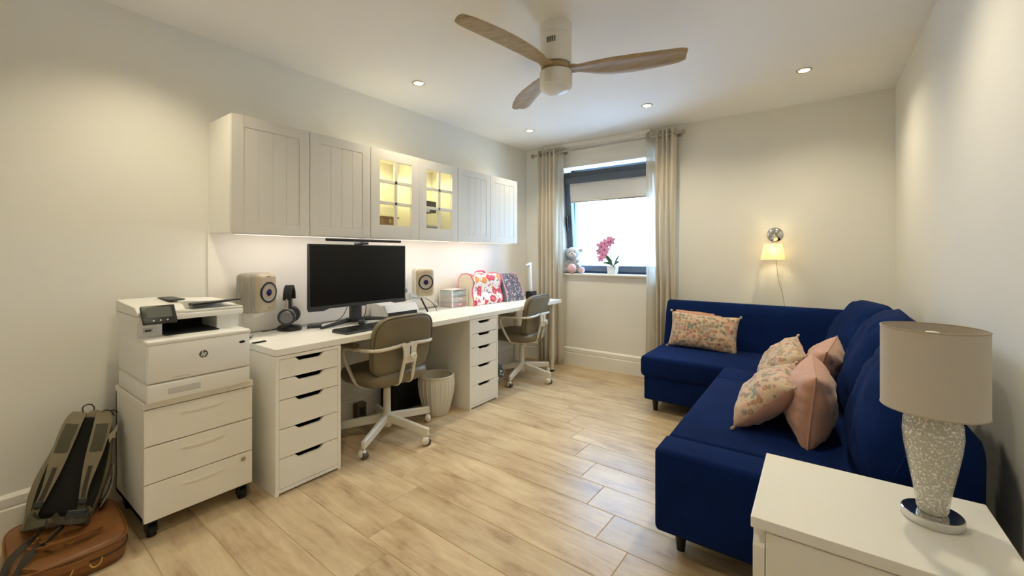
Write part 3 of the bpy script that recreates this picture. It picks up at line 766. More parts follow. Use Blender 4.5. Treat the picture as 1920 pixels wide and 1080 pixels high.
# round emblem with the two italic letters
em = MB().cyl((fx+.0025, .752, PZ+.185), (fx+.0042, .752, PZ+.185), .0175, n=32).build('emblem', mat('emblem_grey', '#55544f', .4), pr)
lt = MB()
def ln(y, z, y2, z2, w=.0016):
    a = Vector((0, y, z)); b = Vector((0, y2, z2)); d = (b-a).normalized(); n = Vector((0, -d.z, d.y))*w
    q = [a-n, b-n, b+n, a+n]
    lt.prism([(.752+v.y, PZ+.185+v.z) for v in q], 'x', fx+.0043, fx+.0052)
ln(-.0095, -.009, -.0025, .0165); ln(-.0065, .004, -.001, .0055); ln(-.001, .0055, -.0035, -.0075)
ln(-.0005, -.0165, .0055, .0065); ln(.0045, .006, .010, .005); ln(.010, .005, .0082, -.006); ln(.0082, -.006, .0025, -.007)
lt.build('emblem_letters', M_PLASTIC, em)
MB().box(fx+.002, fx+.0035, .63, .70, PZ+.1, PZ+.1035).build('model_text', M_PLASTIC2, pr)

# ------------------------------------------------------------------ speakers
def speaker(loc, rz, label, side_m):
    t = thing('speaker', label, 'speaker', loc, rz, 'wall-mounted stereo speakers', world=False)
    w_, h, d = .16, .24, .17
    def fn(u, v): return None
    b = MB().box(-d, -.008, -w_/2, w_/2, 0, h, .032, 5)
    b.build('cabinet_shell', side_m, t, smooth=True)
    MB().box(-.07, 0, -w_/2+.003, w_/2-.003, .003, h-.003, .03, 5).build('front_baffle', M_SPKFRONT, t, smooth=True)
    dr = MB().lathe([(.064, -.004), (.064, .002), (.058, .004), (.052, .001), (.050, -.003)], (0, 0, .122), 40, (1, 0, 0)).build('driver_surround', M_BLACK, t, smooth=True)
    MB().lathe([(.052, .001), (.04, -.001), (.022, -.004), (.02, .0)], (.0015, 0, .122), 40, (1, 0, 0)).build('driver_cone', M_CONE, dr, smooth=True)
    MB().lathe([(.021, .0), (.017, .002), (.010, .001), (.007, .004), (0, .006)], (.003, 0, .122), 32, (1, 0, 0)).build('tweeter', M_COPPER, dr, smooth=True)
    MB().cyl((-.001, 0, .03), (.001, 0, .03), .003, n=12).build('indicator', M_BLACKM, t)
    MB().box(0, .0008, -.012, .012, h-.024, h-.02).build('badge', M_NICKEL, t)
    return t
SL = speaker((-2.684, 1.2, .908), R(25), 'grey-sided wall speaker between the printer and the headphones', M_SPKSIDE)
SR = speaker((-2.675, 2.455, .902), R(-25), 'smaller-looking beige wall speaker right of the monitor', mat('speaker_shell_white', '#e6dfd0', .5))
for (x, y, z, lab) in ((-2.76, 1.165, .908, 'white bracket disc carrying the speaker beside the printer'), (-2.752, 2.49, .902, 'white bracket disc carrying the speaker beside the monitor')):
    t = thing('speaker_bracket', lab, 'bracket', (x, y, z-.02), group='speaker wall brackets')
    MB().cyl((x, y, z-.014), (x, y, z-.001), .045, n=28).build('mount_disc', M_PLASTIC, t, smooth=True)
    MB().box(XL+.012, x, y-.014, y+.014, z-.032, z-.014, .004).box(XL+.012, XL+.022, y-.03, y+.03, z-.08, z+.02, .003).build('wall_arm', M_PLASTIC, t)

# ------------------------------------------------------------------ headphones on stand, small items
hs = thing('headphone_stand', 'black oval-based headphone stand on the desk beside the speaker', 'headphone stand', (-2.80, 1.38, DZ))
AX = Vector((-.78, .62, 0)).normalized(); PX = Vector((.62, .78, 0))
RZ = math.atan2(PX.y, PX.x)
c0 = Vector((-2.80, 1.38, 0))
MB().lathe([(0, DZ), (.085, DZ), (.088, DZ+.01), (.08, DZ+.024), (.02, DZ+.028), (0, DZ+.028)], c0, 36, sx=1, sy=.8).build('base', M_BLACK, hs, smooth=True)
MB().tube([c0+AX*-.035+Vector((0, 0, DZ+.02)), c0+AX*-.03+Vector((0, 0, DZ+.13)), c0+AX*-.018+Vector((0, 0, 1.01)), c0+Vector((0, 0, 1.028)), c0+AX*.018+Vector((0, 0, 1.01)), c0+AX*.03+Vector((0, 0, DZ+.13)), c0+AX*.035+Vector((0, 0, DZ+.02))], .006, 8, 1).build('upright', M_DGREY, hs, smooth=True)
hp = thing('headphones', 'dark grey over-ear headphones hanging on the black stand', 'headphones', (-2.80, 1.38, .85))
band = [c0+AX*(.068*math.cos(t))+Vector((0, 0, .965+.085*math.sin(t))) for t in [pi*k/14 for k in range(15)]]
MB().ribbon(band, PX, .045, .02, 1).build('headband', M_BLACKM, hp, smooth=True)
for s in (-1, 1):
    c = c0+AX*(s*.068)
    MB().box(-.006, .006, -.01, .01, 0, .07, .002, mtx=Matrix.Translation(c+Vector((0, 0, .905))) @ Matrix.Rotation(RZ, 4, 'Z')).build('slider', M_NICKEL, hp)
    MB().tube([c+PX*.05*math.cos(t)+AX*s*.012+Vector((0, 0, .862+.05*math.sin(t))) for t in [pi*k/10 for k in range(11)]], .004, 8).build('yoke', M_NICKEL, hp, smooth=True)
    e = MB().lathe([(0, -.024), (.035, -.024), (.05, -.016), (.054, 0), (.052, .014), (.044, .022), (0, .024)], c+Vector((0, 0, .86)), 32, AX*s).build('ear_cup', M_DGREY, hp, smooth=True)
    MB().lathe([(0, .028), (.034, .027), (.04, .021)], c+Vector((0, 0, .86)), 32, AX*s).build('cup_plate', mat('cup_metal', '#77777a', .4, .6), e, smooth=True)
o = MB().tube([(-2.82, 1.35, .815), (-2.79, 1.31, .79), (-2.80, 1.24, .775), (-2.86, 1.22, .772), (-2.84, 1.29, .771), (-2.86, 1.36, .771), (-2.85, 1.44, .771), (-2.80, 1.49, .772)], .0022, 6, 2).build('headphone_cable', M_BLACK, smooth=True)
tag(o, 'thin black cable looping around the headphone stand', 'cable')
o = MB().box(-.045, .045, -.03, .03, 0, .018, .003, mtx=Matrix.Translation((-2.74, 1.515, DZ+.001)) @ Matrix.Rotation(R(62), 4, 'Z')).build('external_drive', M_DGREY)
tag(o, 'small dark slab of an external box beside the headphone stand', 'box')
o = MB().tube([(-2.76, 1.55, DZ+.01), (-2.82, 1.60, DZ+.006), (-2.84, 1.68, DZ+.006), (-2.83, 1.75, DZ+.01), (-2.80, 1.78, DZ+.06), (-2.74, 1.775, DZ+.15)], .0025, 6, 2).build('monitor_cable', M_BLACK, smooth=True)
tag(o, 'black cable drooping from behind the monitor to the small box', 'cable')
o = MB().box(-.012, .012, -.035, .035, 0, .006, .002, mtx=Matrix.Translation((-2.52, 1.075, DZ+.001)) @ Matrix.Rotation(R(5), 4, 'Z')).build('pen', M_BLACKM)
tag(o, 'thin black strip on the desk edge beside the printer', 'pen')
gd = thing('metal_gadget', 'tiny grey clip-like gadget on the desk close behind the printer corner', 'gadget', (-2.66, 1.07, DZ))
MB().tube([(-2.66, 1.055, DZ+.008), (-2.645, 1.075, DZ+.012), (-2.66, 1.10, DZ+.02), (-2.68, 1.09, DZ+.012)], .007, 8, 1).build('clip', M_DGREY, gd, smooth=True)
MB().ball((-2.655, 1.085, DZ+.02), .011).build('clip_knob', M_NICKEL, gd, smooth=True)

# ------------------------------------------------------------------ monitor
mo = thing('monitor', 'large wide black monitor on a v-shaped stand', 'monitor', (-2.65, 1.79, DZ))
mx, my0, my1, mz0, mz1 = -2.60, 1.403, 2.172, .902, 1.327
MB().box(mx-.03, mx-.004, my0, my1, mz0, mz1, .006).build('back_shell', M_BLACK, mo, smooth=True)
MB().box(mx-.006, mx-.002, my0+.008, my1-.008, mz0+.02, mz1-.008).build('screen', M_SCREEN, mo)
MB().box(mx-.006, mx, my0, my0+.008, mz0, mz1).box(mx-.006, mx, my1-.008, my1, mz0, mz1).box(mx-.006, mx, my0, my1, mz1-.008, mz1).build('bezel', M_DGREY, mo)
cy = (my0+my1)/2
MB().prism([(my0, mz0+.022), (my0, mz0-.008), (my0+.10, mz0-.010), (my0+.15, mz0+.006), (cy-.04, mz0+.004), (cy-.03, mz0-.004), (cy+.03, mz0-.004), (cy+.04, mz0+.004), (my1-.15, mz0+.006), (my1-.1, mz0-.010), (my1, mz0-.008), (my1, mz0+.022)], 'x', mx-.014, mx+.003).build('chin', M_DGREY, mo)
MB().box(mx-.1, mx-.06, cy-.04, cy+.04, DZ+.03, 1.15, .006).box(mx-.07, mx-.025, cy-.06, cy+.06, 1.05, 1.17, .006).build('neck', M_DGREY, mo)
MB().box(mx-.13, mx-.05, cy-.05, cy+.05, DZ+.012, DZ+.04, .006).build('hub', M_BLACK, mo)
for s in (-1, 1):
    m = MB()
    m.prism([(mx-.1, DZ+.03), (mx-.04, DZ+.03), (mx-.04, DZ+.014), (mx-.1, DZ+.004)], 'y', -.001, .001)
    m = MB().tube([(mx-.10, cy+s*.02, DZ+.026), (mx-.08, cy+s*.12, DZ+.02), (mx-.045, cy+s*.28, DZ+.007)], [.017, .015, .013, .01, .008], 8, 1)
    m.build('foot', M_BLACK, mo, smooth=True)
MB().tube([(mx-.085, cy+.06, 1.0), (mx-.075, cy+.09, .9), (mx-.09, cy+.085, .8), (mx-.12, cy+.06, DZ+.006)], .003, 6, 2).build('power_cord', M_BLACK, mo, smooth=True)
lb = thing('monitor_light_bar', 'thin black light bar clipped over the top of the monitor', 'lamp', (mx, cy, mz1))
MB().cyl((mx+.03, 1.5, 1.356), (mx+.03, 2.10, 1.356), .009, n=16).build('light_tube', M_BLACKM, lb, smooth=True)
MB().box(mx-.045, mx+.035, cy-.03, cy+.03, mz1+.002, mz1+.018, .004).box(mx-.055, mx-.032, cy-.03, cy+.03, mz1-.05, mz1+.018, .004).build('clamp', M_DGREY, lb)
# keyboard
kb = thing('keyboard', 'slim dark grey keyboard in front of the monitor', 'keyboard', (-2.41, 1.705, DZ), R(4), world=False)
MB().prism([(-.075, 0), (.07, 0), (.075, .005), (.07, .012), (-.068, .021), (-.075, .018)], 'y', -.22, .22).build('case', M_DGREY, kb, bevel=.002)
kk = MB()
for r in range(6):
    for c in range(21):
        if (r == 5 and 4 <= c <= 8): continue
        y = -.205+c*.0197; x = -.06+r*.0215
        z = .0205-(x+.068)*.065
        kk.box(x-.0085, x+.0085, y-.0085, y+.0085, z-.002, z+.003)
kk.box(-.06+5*.0215-.0085, -.06+5*.0215+.0085, -.205+4*.0197-.0085, -.205+8*.0197+.0085, .01, .0165)
kk.build('keys', M_BLACK, kb, kind='stuff')
o = MB().tube([(-2.49, 1.70, DZ+.012), (-2.54, 1.72, DZ+.006), (-2.58, 1.80, DZ+.004), (-2.64, 1.86, DZ+.004), (-2.70, 1.88, DZ+.004)], .0018, 6, 2).build('keyboard_cable', M_DGREY, smooth=True)
tag(o, 'thin grey cable running back from the keyboard under the monitor', 'cable')
dlk = thing('control_dial', 'small round black dial standing behind the keyboard', 'dial', (-2.61, 1.79, DZ))
MB().lathe([(0, 0), (.022, 0), (.024, .004), (.024, .008)], (-2.61, 1.79, DZ), 28).build('dial_base', M_BLACKM, dlk, smooth=True)
MB().lathe([(.024, .009), (.026, .011), (.026, .026), (.023, .029), (0, .029)], (-2.61, 1.79, DZ), 28).build('dial_knob', M_DGREY, dlk, smooth=True)

# ------------------------------------------------------------------ scanner, router
sc = thing('document_scanner', 'white folded document scanner with black feed slot behind the desk chair', 'scanner', (-2.78, 2.24, DZ))
MB().prism([(-2.87, DZ+.002), (-2.70, DZ+.002), (-2.70, DZ+.03), (-2.74, DZ+.092), (-2.80, DZ+.105), (-2.87, DZ+.1)], 'y', 2.05, 2.40).build('body', M_PLASTIC, sc, bevel=.004)
MB().prism([(-2.695, DZ+.002), (-2.688, DZ+.004), (-2.688, DZ+.032), (-2.698, DZ+.034)], 'y', 2.085, 2.37).build('feed_slot', M_BLACKM, sc)
MB().prism([(-2.70, DZ+.038), (-2.69, DZ+.036), (-2.725, DZ+.096), (-2.738, DZ+.096)], 'y', 2.07, 2.38).build('front_flap', M_PLASTIC, sc, bevel=.002)
rt = thing('white_router', 'white upright device with a grey oval, half hidden by the monitor', 'router', (-2.82, 2.33, .872))
MB().box(-2.84, -2.80, 2.275, 2.365, .875, 1.06, .008, 3).build('case', mat('router_white', '#dfe3e6', .35), rt, smooth=True)
MB().lathe([(0, .002), (.018, .002), (.02, 0)], (-2.80, 2.335, .955), 24, (1, 0, 0), sx=1.5, sy=1).build('oval_panel', mat('router_grey', '#8a9097', .4), rt, smooth=True)
MB().box(-2.799, -2.7985, 2.325, 2.345, 1.0, 1.004).build('marking', M_DGREY, rt)
MB().box(-2.85, -2.79, 2.28, 2.36, .8715, .8755, .001).build('foot_plate', M_PLASTIC2, rt)
o = MB().ribbon([(-2.74, 2.46, .885), (-2.72, 2.47, .84), (-2.70, 2.50, DZ+.002)], (.3, 1, 0), .014, .003, 1).build('flat_cable', M_BLACKM)
tag(o, 'flat black cable dropping from the speaker right of the monitor', 'cable')
o = MB().tube([(-2.74, 2.50, .885), (-2.715, 2.54, .86), (-2.69, 2.575, .81), (-2.685, 2.59, DZ+.003)], .0028, 6, 2).build('round_cable', M_BLACK, smooth=True)
tag(o, 'thin round black cable curving below the speaker right of the monitor', 'cable')
o = MB().tube([(-2.75, 2.52, .885), (-2.72, 2.58, .86), (-2.71, 2.62, .82), (-2.70, 2.64, DZ+.003)], .0028, 6, 2).build('white_cable', M_PLASTIC, smooth=True)
tag(o, 'thin white cable curving below the speaker right of the monitor', 'cable')

# ------------------------------------------------------------------ drawer organiser
og = thing('drawer_organiser', 'frosted three-tier plastic drawer organiser with coloured contents', 'organiser', (-2.78, 2.94, DZ))
ox0, ox1, oy0, oy1 = -2.86, -2.70, 2.80, 3.0
OH = .165
m = MB()
for (x, y) in ((ox0, oy0), (ox1, oy0), (ox0, oy1), (ox1, oy1)): m.box(x-.005, x+.005, y-.005, y+.005, DZ, DZ+OH)
for z in (.002, .055, .108, OH): m.box(ox0, ox1, oy0, oy1, DZ+z-.002, DZ+z+.001)
m.build('frame', mat('milky_plastic', '#f3f0ea', .4), og, bevel=.001)
MB().box(ox0-.002, ox0, oy0, oy1, DZ+.002, DZ+OH-.003).build('back_panel', mat('milky_plastic', '#fff'), og)
MB().box(ox0, ox1, oy0-.002, oy0, DZ+.002, DZ+OH-.003).box(ox0, ox1, oy1, oy1+.002, DZ+.002, DZ+OH-.003).build('side_panel', M_DRAWERCLEAR, og)
for i, c in enumerate(('#e0707f', '#e6d4c4', '#8cc3d6')):
    z = DZ+.006+i*.053
    d = MB().box(ox1-.004, ox1, oy0+.006, oy1-.006, z, z+.043).box(ox0+.01, ox1-.004, oy0+.006, oy0+.009, z, z+.035).box(ox0+.01, ox1-.004, oy1-.009, oy1-.006, z, z+.035).box(ox0+.01, ox1-.004, oy0+.006, oy1-.006, z, z+.002).build('drawer', M_DRAWERCLEAR, og)
    MB().box(ox0+.015, ox1-.012, oy0+.012, oy1-.012, z+.003, z+.028, .004).build('contents', mat('craft_%d' % i, c, .7), d)
    MB().box(ox1, ox1+.008, (oy0+oy1)/2-.02, (oy0+oy1)/2+.02, z+.018, z+.024, .002).build('handle', mat('milky_plastic', '#fff'), d)

# ------------------------------------------------------------------ covered sewing machines
def cover(name, y0, y1, h, prof, m, mend, mtrim, label, rz=0, seed=0):
    cx, cyy = -2.73, (y0+y1)/2
    t = thing(name, label, 'machine cover', (cx, cyy, DZ), rz, world=False)
    L = (y1-y0)/2
    def fn(u, v):
        k = v*(len(prof)-1); i = min(int(k), len(prof)-2); f = k-i
        a, b = prof[i], prof[i+1]
        x = a[0]+(b[0]-a[0])*f; z = a[1]+(b[1]-a[1])*f
        yy = -L+2*L*u
        n = noise.noise(Vector((x*9+seed, yy*7, z*9)))*.012
        q = abs(math.sin(v*18))*.0015
        return (x+n+q, yy, max(.001, z+n*.5))
    o = MB().grid(fn, 24, 40).build('quilted_cover', m, t, smooth=True, angle=0); solid(o, .008, -1)
    for s, yy in ((-1, -L), (1, L)):
        P = [(fn(0 if s < 0 else 1, k/40)) for k in range(41)]
        e = MB(); vs = [e.bm.verts.new((p[0], yy+.003*s, p[2])) for p in P]; e.bm.faces.new(vs)
        eo = e.build('end_panel', mend, t); solid(eo, .004)
        MB().tube([(p[0], yy, p[2]) for p in P], .0065, 8).build('piping', mtrim, t, smooth=True)
    return t
P1 = [(.10, 0), (.105, .03), (.10, .07), (.08, .10), (.075, .15), (.09, .20), (.09, .25), (.06, .295), (0, .305), (-.07, .295), (-.10, .25), (-.10, .1), (-.105, 0)]
cv1 = cover('machine_cover', 3.02, 3.45, .3, P1, M_FRUIT, mat('cream_cloth', '#eadfc9', .9), M_PINKT, 'quilted white machine cover printed with pink and orange fruit', R(0), 1)
MB().tube([(-.02, -.07, .30), (-.02, -.05, .325), (-.02, .07, .325), (-.02, .09, .30)], .01, 8, 1, sx=.5).build('carry_handle', M_PINKT, cv1, smooth=True)
P2 = [(.14, 0), (.13, .06), (.11, .14), (.075, .22), (.05, .27), (.02, .285), (-.05, .285), (-.08, .25), (-.10, .12), (-.10, 0)]
cover('machine_cover', 3.50, 3.80, .28, P2, M_DARKFL, M_GREYT, mat('pale_pink_trim', '#d9a9b4', .8), 'quilted dark machine cover with small pink and grey flowers', R(0), 5)

# ------------------------------------------------------------------ desk lamp
dl = thing('desk_lamp', 'slim white folding desk lamp with a black block base', 'lamp', (-2.56, 3.89, DZ))
MB().box(-2.60, -2.52, 3.85, 3.95, DZ, DZ+.085, .004).build('base', M_BLACK, dl, smooth=True)
MB().box(-.012, .012, -.019, .019, 0, .31, .005, mtx=Matrix.Translation((-2.56, 3.895, DZ+.082)) @ Matrix.Rotation(R(4), 4, 'X')).build('arm', M_PLASTIC, dl, smooth=True)
MB().box(-.012, .012, -.07, .025, -.01, .012, .005, mtx=Matrix.Translation((-2.56, 3.873, DZ+.39)) @ Matrix.Rotation(R(14), 4, 'X')).build('head', M_PLASTIC, dl, smooth=True)
MB().box(-.009, .009, -.066, -.005, -.014, -.0105, mtx=Matrix.Translation((-2.56, 3.873, DZ+.39)) @ Matrix.Rotation(R(14), 4, 'X')).build('led_window', M_BLACK, dl)

# ------------------------------------------------------------------ office chairs (local: hub at origin, chair faces -x)
def office_chair(loc, rz, star, label):
    t = thing('office_chair', label, 'office chair', loc, rz, 'beige swivel chairs at the desks', world=False)
    # seat
    def cush(sx_, sy_, th, rr=.5):
        def fn(u, v):
            return None
        m = MB(); n = 28; rings = []
        for (sc_, z) in ((0, th), (.5, th), (.86, th*.97), (.96, th*.85), (1, th*.6), (1, th*.3), (.96, .04*th), (.85, 0), (0, 0)):
            ring = []
            for k in range(n):
                a = 2*pi*k/n; ca, sa = math.cos(a), math.sin(a)
                e = 2/4.2
                ring.append((sx_*sc_*math.copysign(abs(ca)**e, ca), sy_*sc_*math.copysign(abs(sa)**e, sa), z))
            rings.append(ring)
        V = [[m.bm.verts.new(p) for p in r_] for r_ in rings[1:-1]]
        for a, b in zip(V, V[1:]):
            for k in range(n): m.bm.faces.new((a[k], a[(k+1) % n], b[(k+1) % n], b[k]))
        m.bm.faces.new(V[0]); m.bm.faces.new(V[-1])
        return m
    s = cush(.235, .245, .085).xf(Matrix.Translation((-.03, 0, .405))).build('seat', M_CHAIR, t, smooth=True, angle=0)
    # backrest: slab curved around the sitter
    bk = cush(.20, .245, .06)
    Mb = Matrix.Translation((.20, 0, .68)) @ Matrix.Rotation(R(90), 4, 'Y')
    Mb = Matrix.Translation((.205, 0, .658)) @ Matrix.Rotation(R(8), 4, 'Y') @ Matrix.Rotation(R(-90), 4, 'Y')
    bk.xf(Mb)
    for v in bk.bm.verts: v.co.x -= .35*v.co.y**2
    bo = bk.build('backrest', M_CHAIR, t, smooth=True, angle=0)
    ring = []
    for k in range(40):
        a = 2*pi*k/40; e = 2/4.2; ca, sa = math.cos(a), math.sin(a)
        p = Mb @ Vector((.196*math.copysign(abs(ca)**e, ca), .24*math.copysign(abs(sa)**e, sa), .004)); p.x -= .35*p.y**2; ring.append(p)
    MB().tube(ring, .005, 6, closed=True).build('piping', mat('dark_piping', '#55503f', .5), bo, smooth=True)
    # tubular frame: back bar wraps forward to the arms, down to the seat underside
    for sd in (-1, 1):
        MB().tube([(.215, sd*.02, .665), (.222, sd*.12, .66), (.205, sd*.225, .655), (.13, sd*.275, .655), (-.0, sd*.285, .655), (-.065, sd*.282, .655), (-.095, sd*.278, .61), (-.05, sd*.26, .50), (.0, sd*.24, .41), (.03, sd*.17, .39), (.03, sd*.05, .39)], .0115, 12, 2).build('arm_frame', M_CHAIRF, t, smooth=True)
        MB().box(-.13, .07, sd*.283-.022, sd*.283+.022, .665, .695, .012, 3).build('armrest', M_CHAIR, t, smooth=True)
        MB().tube([(.245, sd*.04, .60), (.225, sd*.045, .52), (.20, sd*.05, .42), (.16, sd*.05, .396), (.04, sd*.045, .394)], .0115, 12, 2).build('back_support', M_CHAIRF, t, smooth=True)
    pl = MB().prism([(-.075, .675), (.075, .675), (.06, .655), (.052, .63), (.052, .545), (-.052, .545), (-.052, .63), (-.06, .655)], 'x', .232, .246).xf(Matrix.Translation((0, 0, 0))).build('back_bracket', M_CHAIRF, t, bevel=.004)
    MB().box(.246, .2475, -.003, .003, .6, .655).build('bracket_slot', M_BLACKM, pl)
    MB().lathe([(0, 0), (.012, 0), (.012, .02), (.022, .022), (.024, .03), (.02, .037), (0, .038)], (.246, .005, .59), 24, (1, 0, 0)).build('knob', M_CHAIRF, pl, smooth=True)
    MB().box(-.13, .12, -.08, .08, .388, .404, .004).build('seat_plate', M_CHAIRF, t)
    MB().tube([(-.02, .06, .392), (-.05, .2, .388), (-.06, .27, .385)], .005, 8, 1).build('height_lever', M_CHAIRF, t, smooth=True)
    MB().cyl((0, 0, .30), (0, 0, .39), .014, n=16).build('gas_lift', M_CHAIRF, t, smooth=True)
    MB().cyl((0, 0, .12), (0, 0, .335), .027, .024, n=24).build('column', M_CHAIRF, t, smooth=True)
    MB().lathe([(0, .07), (.03, .07), (.032, .09), (.04, .1), (.042, .15), (.03, .165), (0, .165)], (0, 0, 0), 24).build('hub', M_CHAIRF, t, smooth=True)
    for k in range(5):
        a = R(star+72*k); Mz = Matrix.Rotation(a, 4, 'Z')
        m = MB(); rs = []
        for r_, hw_, zt_, zb_ in ((.02, .017, .16, .105), (.15, .016, .142, .09), (.345, .0135, .115, .066), (.352, .009, .11, .07)):
            rs.append([m.bm.verts.new(Mz @ Vector((r_, y_, z_))) for y_, z_ in ((-hw_, zb_), (hw_, zb_), (hw_, zt_-.006), (hw_*.6, zt_), (-hw_*.6, zt_), (-hw_, zt_-.006))])
        for p, q in zip(rs, rs[1:]):
            for i in range(6): m.bm.faces.new((p[i], p[(i+1) % 6], q[(i+1) % 6], q[i]))
        m.bm.faces.new(rs[0]); m.bm.faces.new(rs[-1])
        m.build('leg', M_CHAIRF, t, bevel=.002)
        c = Mz @ Vector((.338, 0, 0)); tv = Matrix.Translation(c) @ Matrix.Rotation(a+R(70), 4, 'Z')
        cs = MB().cyl((0, 0, .045), (0, 0, .078), .006, n=10)
        cs.ball((-.012, 0, .031), .029, (1, .82, 1), 16)
        cs.xf(tv); co = cs.build('caster', M_CHAIRF, t, smooth=True)
        MB().cyl((.002, -.017, .0225), (.002, .017, .0225), .022, n=18).xf(tv).build('wheel', mat('caster_tyre', '#574c44', .6), co, smooth=True)
    return t
office_chair((-2.419, 1.86, 0), R(0), 10.7, 'beige vinyl swivel chair tucked at the monitor desk')
office_chair((-2.443, 3.544, 0), R(6), -8.3, 'beige vinyl swivel chair tucked at the far desk near the curtain')

# ------------------------------------------------------------------ basket, bags and cables under the desks
wbk = thing('waste_basket', 'round cream woven waste basket beside the second drawer unit', 'waste basket', (-2.45, 2.36, 0))
pf = [(0, .003), (.085, .003), (.09, .01)]
m = MB()
zz = [i*.3/26 for i in range(27)]
def rad(z): return .09+.05*math.sin(min(1, z/.26)*pi/2)-.006*max(0, (z-.24)/.06)
m.lathe([(0, .003)]+[(rad(z)+(.0025 if i % 2 else 0), z+.003) for i, z in enumerate(zz)]+[(rad(.3)-.008, .303)]+[(rad(z)-.008, z+.01) for z in zz[::-3]]+[(0, .012)], (-2.45, 2.36, 0), 48)
m.build('basket_wall', M_BASKET, wbk, smooth=True)
rb = MB()
for k in range(24):
    a = 2*pi*k/24
    rb.tube([(-2.45+(rad(z)+.002)*math.cos(a), 2.36+(rad(z)+.002)*math.sin(a), z+.003) for z in zz[::3]], .004, 5)
rb.build('weave_ribs', M_BASKET, wbk, smooth=True)
MB().tube([(-2.45+.134*math.cos(2*pi*k/36), 2.36+.134*math.sin(2*pi*k/36), .303) for k in range(36)], .008, 8, closed=True).build('rim', M_BASKET, wbk, smooth=True)
bk = thing('black_bag', 'black bag on the floor under the monitor desk behind the basket', 'bag', (-2.72, 2.22, 0))
MB().box(-2.86, -2.68, 2.12, 2.46, .001, .30, .04, 4).build('bag_body', M_BLACKM, bk, smooth=True)
MB().tube([(-2.76, 2.20, .29), (-2.75, 2.24, .36), (-2.75, 2.34, .36), (-2.76, 2.38, .29)], .008, 8, 2).build('bag_handle', M_BLACK, bk, smooth=True)
fb = thing('fabric_bag', 'grey leafy patterned fabric bag on the floor beside the second drawer unit', 'bag', (-2.40, 3.02, 0))
def bg_(u, v):
    a = 2*pi*u; r_ = (.3+.7*math.sin(min(1, v*1.15)*pi*.62))*1.0
    x = .14*r_*math.cos(a); y = .078*r_*math.sin(a); z = .26*v
    n = noise.noise(Vector((x*14, y*14, z*12)))*.02
    return (-2.44+x+n, 3.02+y+n*.5, max(.001, z+.001))
mm = MB().grid(bg_, 32, 18, True); mm.bm.verts.ensure_lookup_table(); bmesh.ops.holes_fill(mm.bm, edges=[e for e in mm.bm.edges if e.is_boundary], sides=0)
mm.build('bag_body', M_DARKFL2, fb, smooth=True)
MB().tube([(-2.47, 2.98, .24), (-2.46, 2.99, .31), (-2.42, 3.04, .31), (-2.41, 3.05, .24)], .007, 8, 2).build('bag_handle', M_DARKFL2, fb, smooth=True)
for i, (pts, lab) in enumerate((([(-2.84, 3.0, .45), (-2.80, 3.1, .36), (-2.82, 3.2, .34), (-2.84, 3.32, .40), (-2.86, 3.4, .42)], 'black cable sagging along the wall under the far desk'),
                                ([(-2.86, 2.96, .55), (-2.80, 3.05, .40), (-2.80, 3.15, .33), (-2.82, 3.28, .36), (-2.86, 3.34, .46)], 'second loose black cable under the far desk'),
                                ([(-2.85, 3.06, .35), (-2.78, 3.1, .2), (-2.7, 3.2, .06), (-2.68, 3.28, .004)], 'cable running down to the floor under the far desk'))):
    tag(MB().tube(pts, .004, 6, 2).build('loose_cable', M_BLACK, smooth=True), lab, 'cable', 'cables under the far desk')
tag(MB().box(-2.875, -2.70, 1.55, 2.3, .655, .672).box(-2.70, -2.695, 1.55, 2.3, .655, .70).build('cable_tray', M_DGREY), 'dark cable tray hanging under the monitor desk', 'cable tray')
ad = thing('power_adapter', 'small dark plug adapter on the skirting under the monitor desk', 'adapter', (-2.86, 1.94, .06))
MB().box(-2.88, -2.82, 1.90, 1.98, .003, .12, .006).build('adapter_body', mat('brown_grey_plastic', '#6b604f', .6), ad)
MB().box(-2.82, -2.815, 1.92, 1.96, .03, .09, .001).build('adapter_plate', M_DGREY, ad)

# ------------------------------------------------------------------ sofa
sofa = thing('corner_sofa', 'large navy blue corner sofa bed along the window and right walls', 'sofa', (-.1, 3.2, 0))
SX = -.54; SR_ = .395
MB().box(SX, SR_, 1.79, 3.36, .10, .43, .02, 3).build('long_base', M_BLUE, sofa, smooth=True)
MB().box(SX-.012, .26, 1.775, 1.95, .105, .452, .022, 4).build('front_roll', M_BLUE, sofa, smooth=True)
# long seat mattress in two lengths with a seam
MB().box(SX-.004, .26, 1.948, 3.06, .30, .452, .022, 3).build('seat_cushion', M_BLUE, sofa, smooth=True)
MB().box(SX-.004, .26, 3.056, 3.375, .30, .45, .02, 3).build('seat_cushion', M_BLUE, sofa, smooth=True)
# chaise part along the window wall
MB().box(-1.125, .39, 3.36, 4.15, .10, .30, .015, 3).build('chaise_base', M_BLUE, sofa, smooth=True)
MB().box(-1.15, .30, 3.335, 4.05, .285, .452, .035, 4).build('chaise_seat', M_BLUE, sofa, smooth=True)
def backrest(mb_poly, ax, a, b, name):
    m = MB().prism(mb_poly, ax, a, b); bmesh.ops.recalc_face_normals(m.bm, faces=m.bm.faces)
    bmesh.ops.bevel(m.bm, geom=m.bm.edges[:], offset=.03, segments=4, profile=.5, affect='EDGES')
    return m.build(name, M_BLUE, sofa, smooth=True)
backrest([(3.94, .40), (4.155, .40), (4.16, .77), (4.135, .835), (4.08, .835), (4.04, .77)], 'x', -1.145, .40, 'backrest')
backrest([(.22, .40), (.40, .10), (.405, .68), (.385, .73), (.34, .73), (.31, .68)], 'y', 1.79, 4.10, 'side_backrest')
for x, y in ((-.47, 1.88), (-1.06, 3.45), (-1.06, 4.12), (.36, 1.88)):
    MB().cyl((x, y, 0), (x, y, .105), .017, .027, n=20).build('leg', M_LEG, sofa, smooth=True)

